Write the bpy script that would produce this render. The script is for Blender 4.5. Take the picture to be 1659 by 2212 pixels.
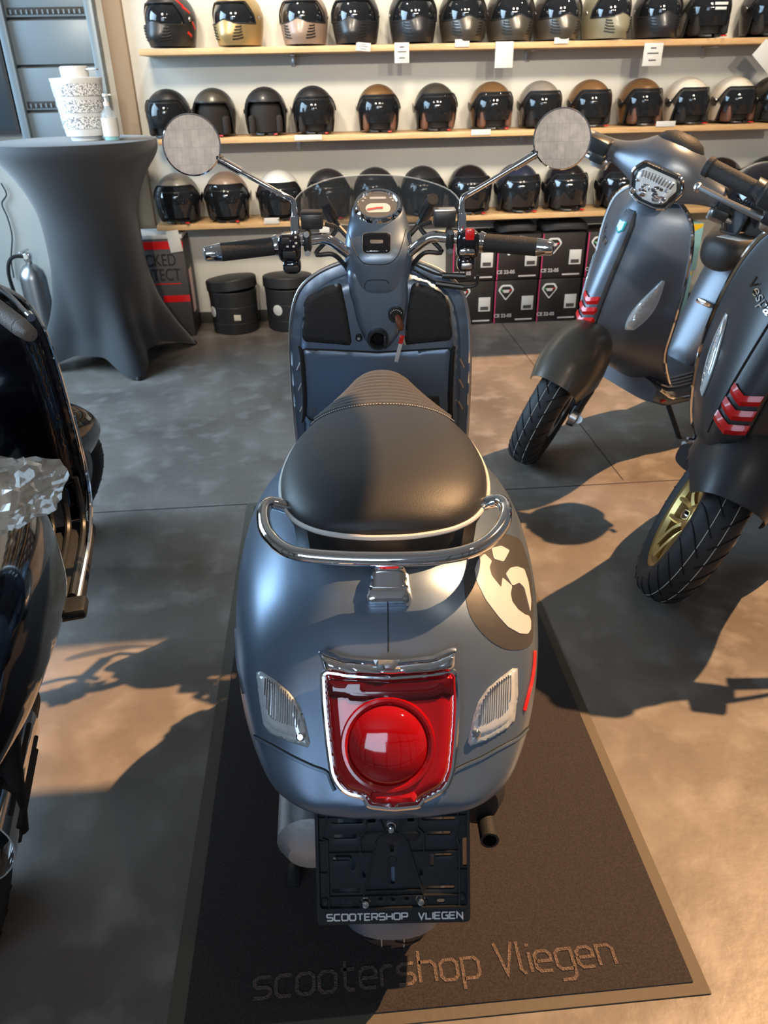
import bpy, bmesh, math, random
import numpy as np
from mathutils import Vector, Matrix, bvhtree
from mathutils.geometry import delaunay_2d_cdt
random.seed(7)
D = bpy.data; S = bpy.context.scene; COL = S.collection
for o in list(D.objects): D.objects.remove(o)
R = math.radians; PI = math.pi

# ------------------------------------------------------------------ camera
FOC = 1640.0; CX, CY = 829.5, 1106.0; CAMH = 1.38
def nv(v): return Vector(v).normalized()
Yc = nv((674-CX, CY-171, -FOC)); Xc = Vector((27000-CX, CY+400, -FOC)); Xc = (Xc - Yc*Xc.dot(Yc)).normalized(); Zc = Xc.cross(Yc)
CAMR = Matrix((Xc, Yc, Zc))
cd = D.cameras.new('camera'); cam = D.objects.new('camera', cd); COL.objects.link(cam); S.camera = cam
cam.matrix_world = Matrix.Translation((0, 0, CAMH)) @ CAMR.to_4x4()
cd.sensor_fit = 'VERTICAL'; cd.sensor_height = 36.0; cd.lens = 36.0*FOC/2212.0; cd.clip_start = .02
cd.dof.use_dof = True; cd.dof.focus_distance = 1.45; cd.dof.aperture_fstop = 7.5
CAMP = Vector((0, 0, CAMH))
def ray(px, py): return (CAMR @ nv((px-CX, CY-py, -FOC))).normalized()
def onz(px, py, z=0): r = ray(px, py); return CAMP + r*((z-CAMH)/r.z)
def ony(px, py, y): r = ray(px, py); return CAMP + r*(y/r.y)

# ------------------------------------------------------------------ light and exposure
S.view_settings.view_transform = 'Standard'; S.view_settings.look = 'None'; S.view_settings.gamma = 1
S.view_settings.exposure = 0.0; S.view_settings.use_curve_mapping = False
W = D.worlds.new('world'); S.world = W; W.use_nodes = True
W.node_tree.nodes['Background'].inputs[0].default_value = (.55, .60, .66, 1)
W.node_tree.nodes['Background'].inputs[1].default_value = .20
def lamp(name, kind, loc, energy, color, target=None, **kw):
    l = D.lights.new(name, kind); l.energy = energy; l.color = color
    for k, v in kw.items(): setattr(l, k, v)
    o = D.objects.new(name, l); COL.objects.link(o); o.location = loc
    if target is not None: o.rotation_euler = (Vector(target)-Vector(loc)).to_track_quat('-Z', 'Y').to_euler()
    return o
SUN_AZ, SUN_EL = R(25), R(55)
sd = Vector((math.cos(SUN_AZ)*math.cos(SUN_EL), math.sin(SUN_AZ)*math.cos(SUN_EL), math.sin(SUN_EL)))
lamp('sun', 'SUN', sd*10, 8.5, (1.0, .58, .28), target=(0, 0, 0), angle=R(.6))
lamp('window_daylight_left', 'AREA', (-3.1, 3.3, 1.9), 135, (.52, .76, 1.0), target=(0, 3.0, .4), shape='RECTANGLE', size=2.6, size_y=2.0, spread=R(125))
lamp('window_daylight_behind', 'AREA', (-1.2, -2.6, 2.2), 48, (.60, .78, 1.0), target=(0, 1.4, .7), shape='RECTANGLE', size=2.0, size_y=1.4)
for x in (-.6, .7, 2.0): lamp('added_rear_fill_spot', 'SPOT', (x, -2.4, 2.8), 420, (1.0, .88, .72), target=(x*.8+.3, 5.0, 1.35), spot_size=R(34), spot_blend=.8, shadow_soft_size=.07)  # added fill spots behind the camera, brighten the back wall
for i, (x, y, tx, ty, tz, e, ang) in enumerate([(-.45, 4.35, -.30, 5.05, 1.85, 90, 80), (2.2, 4.1, 2.1, 5.05, 1.35, 60, 80), (-.9, 1.9, -.5, 5.05, 1.36, 330, 46), (.5, 1.9, .6, 5.05, 1.36, 330, 46), (1.7, 1.9, 1.7, 5.05, 1.36, 330, 46), (1.2, .2, .5, 1.7, .7, 18, 70)]):
    lamp('ceiling_spot_light', 'SPOT', (x, y, 2.95), e, (1.0, .86, .68), target=(tx, ty, tz), spot_size=R(ang), spot_blend=.7, shadow_soft_size=.04 if ang > 60 else .22)

# ------------------------------------------------------------------ materials
def mat(name, col, rough=.5, metal=0., coat=0., trans=0., ior=1.45, bump=None, alpha=1., coatr=.05, spec=.5, sheen=0.):
    m = D.materials.new(name); m.use_nodes = True; n = m.node_tree.nodes; L = m.node_tree.links
    b = n['Principled BSDF']; b.inputs['Base Color'].default_value = (*col, 1); b.inputs['Roughness'].default_value = rough
    b.inputs['Metallic'].default_value = metal; b.inputs['Coat Weight'].default_value = coat; b.inputs['Coat Roughness'].default_value = coatr
    b.inputs['Transmission Weight'].default_value = trans; b.inputs['IOR'].default_value = ior; b.inputs['Alpha'].default_value = alpha
    b.inputs['Specular IOR Level'].default_value = spec; b.inputs['Sheen Weight'].default_value = sheen
    if bump:
        sc, st, dist = bump
        tc = n.new('ShaderNodeTexCoord'); no = n.new('ShaderNodeTexNoise'); no.inputs['Scale'].default_value = sc; no.inputs['Detail'].default_value = 3
        bu = n.new('ShaderNodeBump'); bu.inputs['Strength'].default_value = st; bu.inputs['Distance'].default_value = dist
        L.new(tc.outputs['Object'], no.inputs['Vector']); L.new(no.outputs['Fac'], bu.inputs['Height']); L.new(bu.outputs['Normal'], b.inputs['Normal'])
    return m
def noisy(m, c1, c2, scale, detail=6, lo=.35, hi=.65, stretch=(1, 1, 1), rough=None, c3=None, scale3=1.):
    n = m.node_tree.nodes; L = m.node_tree.links; b = n['Principled BSDF']
    tc = n.new('ShaderNodeTexCoord'); mp = n.new('ShaderNodeMapping'); mp.inputs['Scale'].default_value = stretch
    no = n.new('ShaderNodeTexNoise'); no.inputs['Scale'].default_value = scale; no.inputs['Detail'].default_value = detail; no.inputs['Roughness'].default_value = .62
    rp = n.new('ShaderNodeValToRGB'); rp.color_ramp.elements[0].position = lo; rp.color_ramp.elements[1].position = hi
    rp.color_ramp.elements[0].color = (*c1, 1); rp.color_ramp.elements[1].color = (*c2, 1)
    L.new(tc.outputs['Object'], mp.inputs['Vector']); L.new(mp.outputs['Vector'], no.inputs['Vector']); L.new(no.outputs['Fac'], rp.inputs['Fac'])
    out = rp.outputs['Color']
    if c3:
        n3 = n.new('ShaderNodeTexNoise'); n3.inputs['Scale'].default_value = scale3; n3.inputs['Detail'].default_value = 4
        r3 = n.new('ShaderNodeValToRGB'); r3.color_ramp.elements[0].position = .5; r3.color_ramp.elements[1].position = .72
        mx = n.new('ShaderNodeMix'); mx.data_type = 'RGBA'
        L.new(mp.outputs['Vector'], n3.inputs['Vector']); L.new(n3.outputs['Fac'], r3.inputs['Fac']); L.new(r3.outputs['Color'], mx.inputs[0])
        L.new(out, mx.inputs[6]); mx.inputs[7].default_value = (*c3, 1); out = mx.outputs[2]
    L.new(out, b.inputs['Base Color'])
    if rough:
        mr = n.new('ShaderNodeMapRange'); mr.inputs[3].default_value = rough[0]; mr.inputs[4].default_value = rough[1]
        L.new(no.outputs['Fac'], mr.inputs[0]); L.new(mr.outputs[0], b.inputs['Roughness'])
    return m
M = {}
M['paint'] = mat('satin_blue_grey_paint', (.135, .185, .255), .36, .55, coat=.25, coatr=.3)
M['paint2'] = mat('satin_graphite_paint', (.13, .15, .18), .38, .5, coat=.25, coatr=.3)
M['paint3'] = mat('satin_black_paint', (.040, .042, .046), .40, .4, coat=.25, coatr=.32)
M['gloss_black'] = mat('gloss_black_paint', (.006, .006, .009), .10, 0, coat=1)
M['chrome'] = mat('chrome', (.86, .86, .87), .06, 1)
M['satin_metal'] = mat('satin_silver', (.62, .62, .63), .28, 1)
M['steel'] = mat('brushed_steel', (.5, .5, .5), .35, 1)
M['alu'] = mat('cast_aluminium', (.42, .44, .46), .45, .8, bump=(60, .1, .01))
M['black'] = mat('black_plastic', (.018, .020, .022), .35)
M['blackmatte'] = mat('black_matte_plastic', (.014, .015, .017), .6, bump=(260, .25, .004))
M['rubber'] = mat('tyre_rubber', (.022, .023, .025), .62, bump=(180, .15, .003))
M['groove'] = mat('tyre_groove', (.004, .004, .004), .9)
M['tline'] = mat('tyre_paint_line', (.55, .55, .48), .7)
M['grip'] = mat('grip_rubber', (.018, .019, .021), .7, bump=(300, .5, .003))
M['leather'] = mat('seat_leatherette', (.015, .015, .0145), .48, bump=(520, .2, .0012), sheen=.1)
M['leather_rib'] = mat('seat_ribbed_fabric', (.040, .039, .037), .7, bump=(500, .5, .003), sheen=.2)
M['piping'] = mat('white_piping', (.62, .61, .57), .5)
M['stitch'] = mat('cream_thread', (.7, .66, .58), .8)
M['red_lens'] = mat('red_lens', (.50, .003, .008), .05, 0, coat=1, trans=.25, ior=1.3)
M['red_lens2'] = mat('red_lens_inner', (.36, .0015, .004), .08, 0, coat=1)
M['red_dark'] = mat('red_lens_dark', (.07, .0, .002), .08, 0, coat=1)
M['lens'] = mat('clear_lens', (.62, .66, .68), .06, .25, coat=1)
M['lens_edge'] = mat('frosted_lens_edge', (.42, .46, .48), .3, .1, coat=.6)
M['reflector'] = mat('fluted_reflector', (.85, .87, .9), .10, 1)
M['red'] = mat('red_plastic', (.62, .01, .01), .3, coat=.5)
M['white'] = mat('white_plastic', (.68, .68, .66), .4)
M['paper'] = mat('white_paper', (.58, .57, .54), .7)
M['cream'] = mat('cream_decal', (.60, .56, .55), .42)
M['taupe'] = mat('dark_taupe_decal', (.055, .052, .048), .42)
M['gold'] = mat('gold_rim', (.58, .42, .17), .34, .9)
M['rimgrey'] = mat('grey_rim', (.36, .36, .37), .35, .8)
M['brown'] = mat('brown_leather', (.16, .045, .015), .5)
M['amber'] = mat('orange_glass', (.9, .16, .02), .1, coat=1)
def glass(name, col, alpha):
    m = mat(name, col, .03, 0, coat=1, alpha=alpha); return m
M['smoke'] = glass('smoked_acrylic', (.03, .035, .04), .46)
M['visor_dark'] = mat('dark_visor', (.010, .011, .013), .035, coat=1)
M['visor'] = glass('smoked_visor', (.015, .016, .018), .48)
M['clearglass'] = glass('clear_glass', (.75, .8, .8), .28)
M['film'] = glass('clear_film', (.62, .54, .45), .5)
M['wall'] = noisy(mat('painted_plaster', (.6, .58, .52), .85), (.56, .55, .50), (.60, .585, .53), 3)
M['white_wall'] = mat('white_paint', (.62, .60, .55), .8)
M['ceiling'] = mat('ceiling_white', (.45, .44, .42), .9)
M['baseboard'] = mat('dark_baseboard', (.03, .028, .025), .6)
M['concrete'] = noisy(mat('polished_concrete', (.3, .25, .2), .45, bump=(30, .06, .01)), (.115, .098, .083), (.205, .178, .152), 2.2, 10, .34, .68, rough=(.26, .46), c3=(.235, .212, .188), scale3=9.)
M['joint'] = mat('slab_joint', (.05, .04, .035), .9)
M['mat'] = noisy(mat('mat_pile', (.03, .02, .02), .95, bump=(900, .8, .003), sheen=.1), (.018, .013, .012), (.040, .030, .027), 260, 2)
M['matrim'] = mat('mat_rubber_border', (.085, .07, .05), .7, bump=(80, .2, .004))
M['mattext'] = noisy(mat('mat_letter_pile', (.2, .12, .08), .95, bump=(350, 1., .01)), (.13, .09, .07), (.22, .155, .12), 220, 2)
M['wood'] = noisy(mat('pine_board', (.6, .38, .18), .5), (.50, .29, .125), (.66, .44, .22), 6, 6, .3, .7, stretch=(1, 8, 8))
M['cloth'] = mat('black_stretch_fabric', (.020, .021, .024), .75, sheen=.35, bump=(500, .2, .002))
M['pattern'] = noisy(mat('grey_patterned_ceramic', (.8, .8, .78), .35), (.20, .21, .23), (.82, .82, .80), 150, 1, .46, .50)
M['cardblack'] = mat('black_carton', (.016, .013, .012), .55)
M['cardgrey'] = mat('dark_grey_carton', (.055, .05, .05), .55)
M['cardblue'] = mat('pale_blue_carton', (.28, .55, .55), .55)
M['cardyellow'] = mat('yellow_print', (.85, .52, .01), .55)
M['magenta'] = mat('magenta_print', (.45, .03, .12), .55)
M['green'] = mat('green_print', (.05, .45, .12), .55)
M['basket'] = mat('black_leather_basket', (.022, .023, .025), .45, bump=(120, .3, .004))
M['panel'] = mat('pale_blue_panel', (.20, .25, .28), .4, .1)
M['paneldark'] = mat('dark_slate_panel', (.05, .07, .085), .35)
M['blueprint'] = mat('navy_enamel', (.01, .03, .22), .15, coat=1)
M['teal'] = mat('teal_enamel', (.05, .45, .48), .15, coat=1)
M['ink'] = mat('black_ink', (.01, .01, .01), .6)
M['greygrip'] = mat('warm_grey_rubber', (.13, .115, .10), .6, bump=(300, .4, .003))
M['liner'] = mat('helmet_lining', (.02, .017, .015), .9)
M['brownliner'] = mat('brown_helmet_lining', (.13, .055, .03), .6)
def hm(n, c, r=.4, metal=0, coat=.3): M[n] = mat(n, c, r, metal, coat=coat, coatr=.2)
hm('h_black', (.018, .018, .02), .42); hm('h_gloss', (.008, .008, .012), .08, coat=1); hm('h_gun', (.10, .088, .072), .35, .5); hm('h_gold', (.42, .30, .13), .4, .5)
hm('h_bronze', (.26, .14, .06), .38, .45); hm('h_grey', (.27, .25, .22), .4); hm('h_white', (.78, .77, .75), .2); hm('h_cream', (.72, .64, .52), .25); hm('h_taupe', (.28, .20, .15), .4); hm('h_silver', (.40, .36, .31), .3, .5); hm('h_camo', (.22, .20, .13), .45); hm('h_navy', (.02, .025, .05), .3)
def painted_mirror():  # brick wall reflection painted into the glass colour
    m = mat('painted_brick_reflection', (.3, .25, .22), .35, 0); n = m.node_tree.nodes; L = m.node_tree.links
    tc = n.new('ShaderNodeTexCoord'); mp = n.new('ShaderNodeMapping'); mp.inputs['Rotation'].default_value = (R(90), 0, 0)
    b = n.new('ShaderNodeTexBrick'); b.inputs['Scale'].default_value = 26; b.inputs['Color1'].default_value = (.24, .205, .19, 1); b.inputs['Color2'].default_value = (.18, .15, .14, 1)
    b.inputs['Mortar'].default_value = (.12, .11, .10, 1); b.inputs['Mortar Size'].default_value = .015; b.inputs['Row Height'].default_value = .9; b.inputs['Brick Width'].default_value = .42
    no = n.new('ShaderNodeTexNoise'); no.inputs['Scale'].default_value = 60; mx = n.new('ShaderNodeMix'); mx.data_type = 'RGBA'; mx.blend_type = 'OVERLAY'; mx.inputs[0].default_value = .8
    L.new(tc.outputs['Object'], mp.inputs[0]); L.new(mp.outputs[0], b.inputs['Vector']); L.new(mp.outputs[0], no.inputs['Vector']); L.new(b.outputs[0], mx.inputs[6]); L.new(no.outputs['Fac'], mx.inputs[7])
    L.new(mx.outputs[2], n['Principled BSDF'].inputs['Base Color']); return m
M['mirror'] = painted_mirror()

# ------------------------------------------------------------------ mesh helpers
class G:
    """a growing mesh"""
    def __init__(s): s.v = []; s.f = []
    def add(s, v, f, X=None):
        k = len(s.v); s.v += [tuple(X @ Vector(p)) if X is not None else tuple(p) for p in v]; s.f += [tuple(i+k for i in q) for q in f]; return s
    def join(s, g, X=None): return s.add(g.v, g.f, X)
    def xf(s, X): s.v = [tuple(X @ Vector(p)) for p in s.v]; return s
def build(name, g, m, parent=None, sharp=32, label=None, X=None):
    if X is not None: g = G().add(g.v, g.f, X)
    me = D.meshes.new(name); me.from_pydata(g.v, [], g.f)
    bm = bmesh.new(); bm.from_mesh(me); bmesh.ops.remove_doubles(bm, verts=bm.verts, dist=1e-6); bmesh.ops.recalc_face_normals(bm, faces=bm.faces); bm.to_mesh(me); bm.free()
    for p in me.polygons: p.use_smooth = True
    me.set_sharp_from_angle(angle=R(sharp))
    if isinstance(m, str): m = M[m]
    me.materials.append(m)
    o = D.objects.new(name, me); COL.objects.link(o)
    if parent is not None: o.parent = parent
    if label: o['label'] = label
    return o
def thing(name, label, cat, loc=(0, 0, 0), rot=(0, 0, 0), group=None):
    o = D.objects.new(name, None); COL.objects.link(o); o.location = loc; o.rotation_euler = rot; o.empty_display_size = .05
    return tag(o, label, cat, group)
def tag(o, label, cat, group=None):
    o['label'] = label; o['category'] = cat
    if group: o['group'] = group
    return o
def box(c, s, bev=0., X=None, seg=2):
    bm = bmesh.new(); bmesh.ops.create_cube(bm, size=1)
    for v in bm.verts: v.co = Vector((v.co.x*s[0], v.co.y*s[1], v.co.z*s[2]))
    if bev: bmesh.ops.bevel(bm, geom=bm.edges[:], offset=bev, segments=seg, affect='EDGES', profile=.5)
    T = Matrix.Translation(c)
    if X is not None: T = T @ X
    g = G(); bm.verts.ensure_lookup_table(); g.add([T @ v.co for v in bm.verts], [[v.index for v in f.verts] for f in bm.faces]); bm.free(); return g
def loft(rings, cap=True, closed=True):
    n = len(rings[0]); v = [p for r in rings for p in r]; f = []
    for i in range(len(rings)-1):
        for j in range(n if closed else n-1):
            a = i*n+j; b = i*n+(j+1) % n; f.append((a, b, b+n, a+n))
    if cap and closed: f += [tuple(range(n))[::-1], tuple((len(rings)-1)*n+j for j in range(n))]
    g = G(); g.add(v, f); return g
def catmull(P, k=6, closed=False):
    P = [Vector(p) for p in P]; n = len(P); out = []
    rng = range(n if closed else n-1)
    for i in rng:
        p0 = P[(i-1) % n] if closed or i > 0 else P[0]*2-P[1]; p1 = P[i]; p2 = P[(i+1) % n]; p3 = P[(i+2) % n] if closed or i+2 < n else P[-1]*2-P[-2]
        for j in range(k):
            t = j/k; out.append(.5*((2*p1)+(p2-p0)*t+(2*p0-5*p1+4*p2-p3)*t*t+(3*p1-p0-3*p2+p3)*t**3))
    if not closed: out.append(P[-1])
    return out
def tube(P, r, n=10, closed=False, cap=True, smooth=0):
    if smooth:
        if isinstance(r, (list, tuple)):
            rr = [x for i in range(len(r)-1) for x in [r[i]+(r[i+1]-r[i])*j/smooth for j in range(smooth)]]+[r[-1]]; r = rr
        P = catmull(P, smooth, closed)
    P = [Vector(p) for p in P]; N = len(P); rings = []; up = None
    for i, p in enumerate(P):
        a = P[(i-1) % N] if (closed or i > 0) else p; b = P[(i+1) % N] if (closed or i < N-1) else p
        t = (b-a).normalized()
        if up is None: up = Vector((0, 0, 1)) if abs(t.z) < .9 else Vector((0, 1, 0))
        s = t.cross(up).normalized(); up = s.cross(t).normalized()
        q = r[i] if isinstance(r, (list, tuple)) else r
        rings.append([p + s*(q*math.cos(2*PI*j/n)) + up*(q*math.sin(2*PI*j/n)) for j in range(n)])
    if closed: rings.append(rings[0])
    return loft(rings, cap and not closed)
def lathe(prof, n=28, axis='z', X=None, a0=0., a1=2*PI):
    full = abs(a1-a0-2*PI) < 1e-6; rings = []
    for k in range(n+1):
        a = a0+(a1-a0)*k/n; c, s = math.cos(a), math.sin(a)
        if axis == 'z': rings.append([(r*c, r*s, h) for r, h in prof])
        elif axis == 'x': rings.append([(h, r*c, r*s) for r, h in prof])
        else: rings.append([(r*c, h, r*s) for r, h in prof])
    g = loft(rings, cap=False, closed=False)
    if X is not None: g.xf(X)
    return g
def inside(p, poly):
    x, y = p; c = False; n = len(poly); j = n-1
    for i in range(n):
        xi, yi = poly[i]; xj, yj = poly[j]
        if (yi > y) != (yj > y) and x < (xj-xi)*(y-yi)/(yj-yi)+xi: c = not c
        j = i
    return c
def dense(poly, step):
    out = []
    for i in range(len(poly)):
        a = Vector(poly[i]); b = Vector(poly[(i+1) % len(poly)]); k = max(1, int((b-a).length/step))
        out += [tuple(a+(b-a)*j/k) for j in range(k)]
    return out
def rnd(poly, r, k=4):
    """round the corners of a 2d polygon"""
    out = []; n = len(poly)
    for i in range(n):
        a, b, c = Vector(poly[i-1]), Vector(poly[i]), Vector(poly[(i+1) % n])
        q = min(r, (a-b).length*.45, (c-b).length*.45); p = b+(a-b).normalized()*q; s = b+(c-b).normalized()*q
        for j in range(k+1):
            t = j/k; out.append(tuple(p*(1-t)**2+b*2*t*(1-t)+s*t*t))
    return out
def tri2d(poly, holes=(), step=.02):
    """fill a 2d polygon (less holes) with small triangles; returns points, faces, edge-distance"""
    poly = dense(poly, step); hs = [dense(h, step) for h in holes]
    pts = list(poly); E = [(i, (i+1) % len(poly)) for i in range(len(poly))]
    for h in hs:
        k = len(pts); pts += h; E += [(k+i, k+(i+1) % len(h)) for i in range(len(h))]
    A = np.array([(*pts[a], *pts[b]) for a, b in E])
    def dist(p):
        ax, ay, bx, by = A.T; dx, dy = bx-ax, by-ay; t = np.clip(((p[0]-ax)*dx+(p[1]-ay)*dy)/(dx*dx+dy*dy+1e-18), 0, 1)
        return float(np.sqrt(((ax+t*dx-p[0])**2+(ay+t*dy-p[1])**2).min()))
    ok = lambda p: inside(p, poly) and not any(inside(p, h) for h in hs)
    xs = [p[0] for p in poly]; ys = [p[1] for p in poly]
    y = min(ys)+step*.5; r = 0
    inner = []
    while y < max(ys):
        x = min(xs)+step*(.25 if r else .75)
        while x < max(xs):
            if ok((x, y)) and dist((x, y)) > step*.45: inner.append((x, y))
            x += step
        y += step*.87; r ^= 1
    allp = pts+inner
    v, e, f, *_ = delaunay_2d_cdt([Vector(p) for p in allp], E, [], 0, 1e-7)
    F = [t for t in f if ok(tuple(sum((v[i] for i in t), Vector((0, 0)))/3))]
    return [tuple(p) for p in v], F, [dist(tuple(p)) for p in v]
def frame(o, n, up=(0, 0, 1)):
    n = nv(n); u = Vector(up).cross(n).normalized(); w = n.cross(u); X = Matrix((u, w, n)).transposed().to_4x4(); X.translation = Vector(o); return X
def pillow(poly, X, h=0., r=.01, th=.004, step=.01, holes=(), fn=None, mapf=None):
    """solid slab from an outline: raised by h with rounded shoulder r, thickness th below; X maps (u,v,height)"""
    v, F, d = tri2d(poly, holes, step)
    def hh(i):
        t = min(d[i]/r, 1.) if r > 0 else 1.; z = h*math.sqrt(max(0, 1-(1-t)**2))
        if fn: z += fn(*v[i])
        return z
    top = [(p[0], p[1], hh(i)) for i, p in enumerate(v)]
    bot = [(p[0], p[1], (fn(*p) if fn else 0)-th) for p in v]
    n = len(v); f = [tuple(t) for t in F]+[tuple(i+n for i in t[::-1]) for t in F]
    cnt = {}
    for t in F:
        for a, b in ((t[0], t[1]), (t[1], t[2]), (t[2], t[0])): cnt[(a, b)] = 1
    for (a, b) in cnt:
        if (b, a) not in cnt: f.append((b, a, a+n, b+n))
    g = G(); g.add(top+bot, f)
    return g.xf(X) if X is not None else g
def ribbon(paths, w, th, X=None, closed=False):
    """flat strokes of width w extruded th"""
    g = G()
    for P in paths:
        P = [Vector(p) for p in P]; n = len(P); L = []; Rr = []
        cl = closed or (P[0]-P[-1]).length < 1e-9
        if cl and (P[0]-P[-1]).length < 1e-9: P = P[:-1]; n -= 1
        for i in range(n):
            a = P[i-1] if (i > 0 or cl) else None; b = P[(i+1) % n] if (i < n-1 or cl) else None
            d1 = (P[i]-a).normalized() if a is not None else (b-P[i]).normalized(); d2 = (b-P[i]).normalized() if b is not None else d1
            m = Vector((-(d1.y+d2.y), d1.x+d2.x)); m = m.normalized() if m.length > 1e-6 else Vector((-d1.y, d1.x))
            k = w/2/max(.35, m.dot(Vector((-d1.y, d1.x))))
            L.append(P[i]+m*k); Rr.append(P[i]-m*k)
        rings = [[(L[i].x, L[i].y, 0), (Rr[i].x, Rr[i].y, 0), (Rr[i].x, Rr[i].y, th), (L[i].x, L[i].y, th)] for i in range(n)]
        if cl: rings.append(rings[0])
        g.join(loft(rings, not cl))
    return g.xf(X) if X is not None else g
# square technical letters as strokes, cell width 0.6, x-height .62, cap 1
c_ = .12
def rr(x0, y0, x1, y1, k=c_): return [(x0+k, y0), (x1-k, y0), (x1, y0+k), (x1, y1-k), (x1-k, y1), (x0+k, y1), (x0, y1-k), (x0, y0+k), (x0+k, y0)]
LOW = {'s': [[(.5, .62), (.12, .62), (0, .52), (0, .40), (.1, .31), (.4, .31), (.5, .22), (.5, .1), (.38, 0), (0, 0)]],
 'c': [[(.48, .62), (c_, .62), (0, .5), (0, .12), (c_, 0), (.48, 0)]], 'o': [rr(0, 0, .52, .62)],
 't': [[(.12, .88), (.12, .12), (.24, 0), (.42, 0)], [(0, .62), (.42, .62)]],
 'e': [[(.48, 0), (c_, 0), (0, .12), (0, .5), (c_, .62), (.38, .62), (.5, .5), (.5, .31), (.02, .31)]],
 'r': [[(0, 0), (0, .5), (.12, .62), (.36, .62)]], 'h': [[(0, 1), (0, 0)], [(0, .62), (.38, .62), (.5, .5), (.5, 0)]],
 'p': [[(0, -.32), (0, .62), (.4, .62), (.52, .5), (.52, .12), (.4, 0), (.02, 0)]], 'V': [[(0, 1), (.28, 0), (.56, 1)]],
 'l': [[(0, 1), (0, .12), (.1, 0), (.16, 0)]], 'i': [[(0, .62), (0, 0)], [(0, .8), (0, .9)]],
 'g': [[(.04, -.32), (.4, -.32), (.52, -.2), (.52, .62), (.12, .62), (0, .5), (0, .12), (.12, 0), (.5, 0)]],
 'n': [[(0, 0), (0, .62), (.38, .62), (.5, .5), (.5, 0)]],
 'S': [[(.9, 1), (.1, 1), (0, .85), (0, .6), (.1, .5), (.8, .5), (.9, .4), (.9, .12), (.8, 0), (0, 0)]], 'C': [[(.9, 1), (.12, 1), (0, .85), (0, .15), (.12, 0), (.9, 0)]],
 'O': [rr(0, 0, .95, 1, .14)], 'T': [[(0, 1), (.9, 1)], [(.45, 1), (.45, 0)]], 'E': [[(.85, 1), (0, 1), (0, 0), (.85, 0)], [(0, .5), (.75, .5)]],
 'R': [[(0, 0), (0, 1), (.8, 1), (.9, .9), (.9, .6), (.8, .45), (0, .45)], [(.5, .45), (.9, 0)]], 'H': [[(0, 0), (0, 1)], [(.9, 0), (.9, 1)], [(0, .5), (.9, .5)]],
 'P': [[(0, 0), (0, 1), (.8, 1), (.9, .88), (.9, .55), (.8, .42), (0, .42)]], 'L': [[(0, 1), (0, 0), (.8, 0)]], 'I': [[(0, 0), (0, 1)]],
 'G': [[(.9, 1), (.12, 1), (0, .85), (0, .15), (.12, 0), (.9, 0), (.9, .5), (.5, .5)]], 'N': [[(0, 0), (0, 1), (.85, 0), (.85, 1)]], 'W': [[(0, 1), (.5, 0), (1, 1)]]}
def strokes(txt, gap=.2, space=.5):
    x = 0; out = []
    for ch in txt:
        if ch == ' ': x += space; continue
        P = LOW[ch]; w = max(p[0] for q in P for p in q)
        out += [[(p[0]+x, p[1]) for p in q] for q in P]; x += w+gap
    return out, x-gap
def script(txt, size, th=.001, shear=.35, offset=0.):
    c = D.curves.new('t', 'FONT'); c.body = txt; c.size = size; c.extrude = th/2; c.shear = shear; c.align_x = 'CENTER'; c.align_y = 'CENTER'; c.offset = offset
    o = D.objects.new('t', c); COL.objects.link(o); dg = bpy.context.evaluated_depsgraph_get(); dg.update(); me = o.evaluated_get(dg).to_mesh()
    g = G(); g.add([v.co.copy() for v in me.vertices], [tuple(p.vertices) for p in me.polygons]); D.objects.remove(o); D.curves.remove(c); return g
def bvh(objs):
    v = []; f = []
    for g in objs:
        k = len(v); v += [Vector(p) for p in g.v]; f += [tuple(i+k for i in q) for q in g.f]
    return bvhtree.BVHTree.FromPolygons(v, f)
def interp(tab, x):
    if x <= tab[0][0]: return tab[0][1:]
    for a, b in zip(tab, tab[1:]):
        if x <= b[0]:
            t = (x-a[0])/(b[0]-a[0]); return tuple(p+(q-p)*t for p, q in zip(a[1:], b[1:]))
    return tab[-1][1:]
def smoothtab(tab, k=5):
    T = [Vector(t) if len(t) < 5 else None for t in tab]
    arr = [np.array(t, float) for t in tab]; out = []
    for i in range(len(arr)-1):
        p1, p2 = arr[i], arr[i+1]; p0 = arr[i-1] if i > 0 else 2*p1-p2; p3 = arr[i+2] if i+2 < len(arr) else 2*p2-p1
        for j in range(k):
            t = j/k; out.append(tuple(.5*((2*p1)+(p2-p0)*t+(2*p0-5*p1+4*p2-p3)*t*t+(3*p1-p0-3*p2+p3)*t**3)))
    out.append(tuple(arr[-1])); return out
def se(c, s, n): # superellipse coordinate
    return (math.copysign(abs(c)**(2/n), c), math.copysign(abs(s)**(2/n), s))
def shell(g, t):
    """thicken an open surface inward a little"""
    bm = bmesh.new(); vs = [bm.verts.new(p) for p in g.v]
    for f in g.f:
        try: bm.faces.new([vs[i] for i in f])
        except ValueError: pass
    bmesh.ops.remove_doubles(bm, verts=bm.verts, dist=1e-6); bmesh.ops.recalc_face_normals(bm, faces=bm.faces)
    bmesh.ops.solidify(bm, geom=bm.faces[:], thickness=t); bm.verts.index_update()
    out = G(); out.add([v.co.copy() for v in bm.verts], [[v.index for v in f.verts] for f in bm.faces]); bm.free(); return out

# ------------------------------------------------------------------ the setting
def struct(name, g, m):
    o = build(name, g, m); o['kind'] = 'structure'; return o
WY = 5.05
struct('floor', box((.5, 1.5, -.06), (9.5, 9.5, .12)), 'concrete')
struct('wall_back', box((.4, WY+.1, 1.6), (7.6, .2, 3.2)), 'wall')
struct('baseboard_back', box((.4, WY-.008, .035), (7.6, .016, .07), .003), 'baseboard')
cl = G()
OX = .25
def ceil(x0, x1, y0, y1): cl.join(box(((x0+x1)/2, (y0+y1)/2, 3.25), (x1-x0, y1-y0, .1)))
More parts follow.
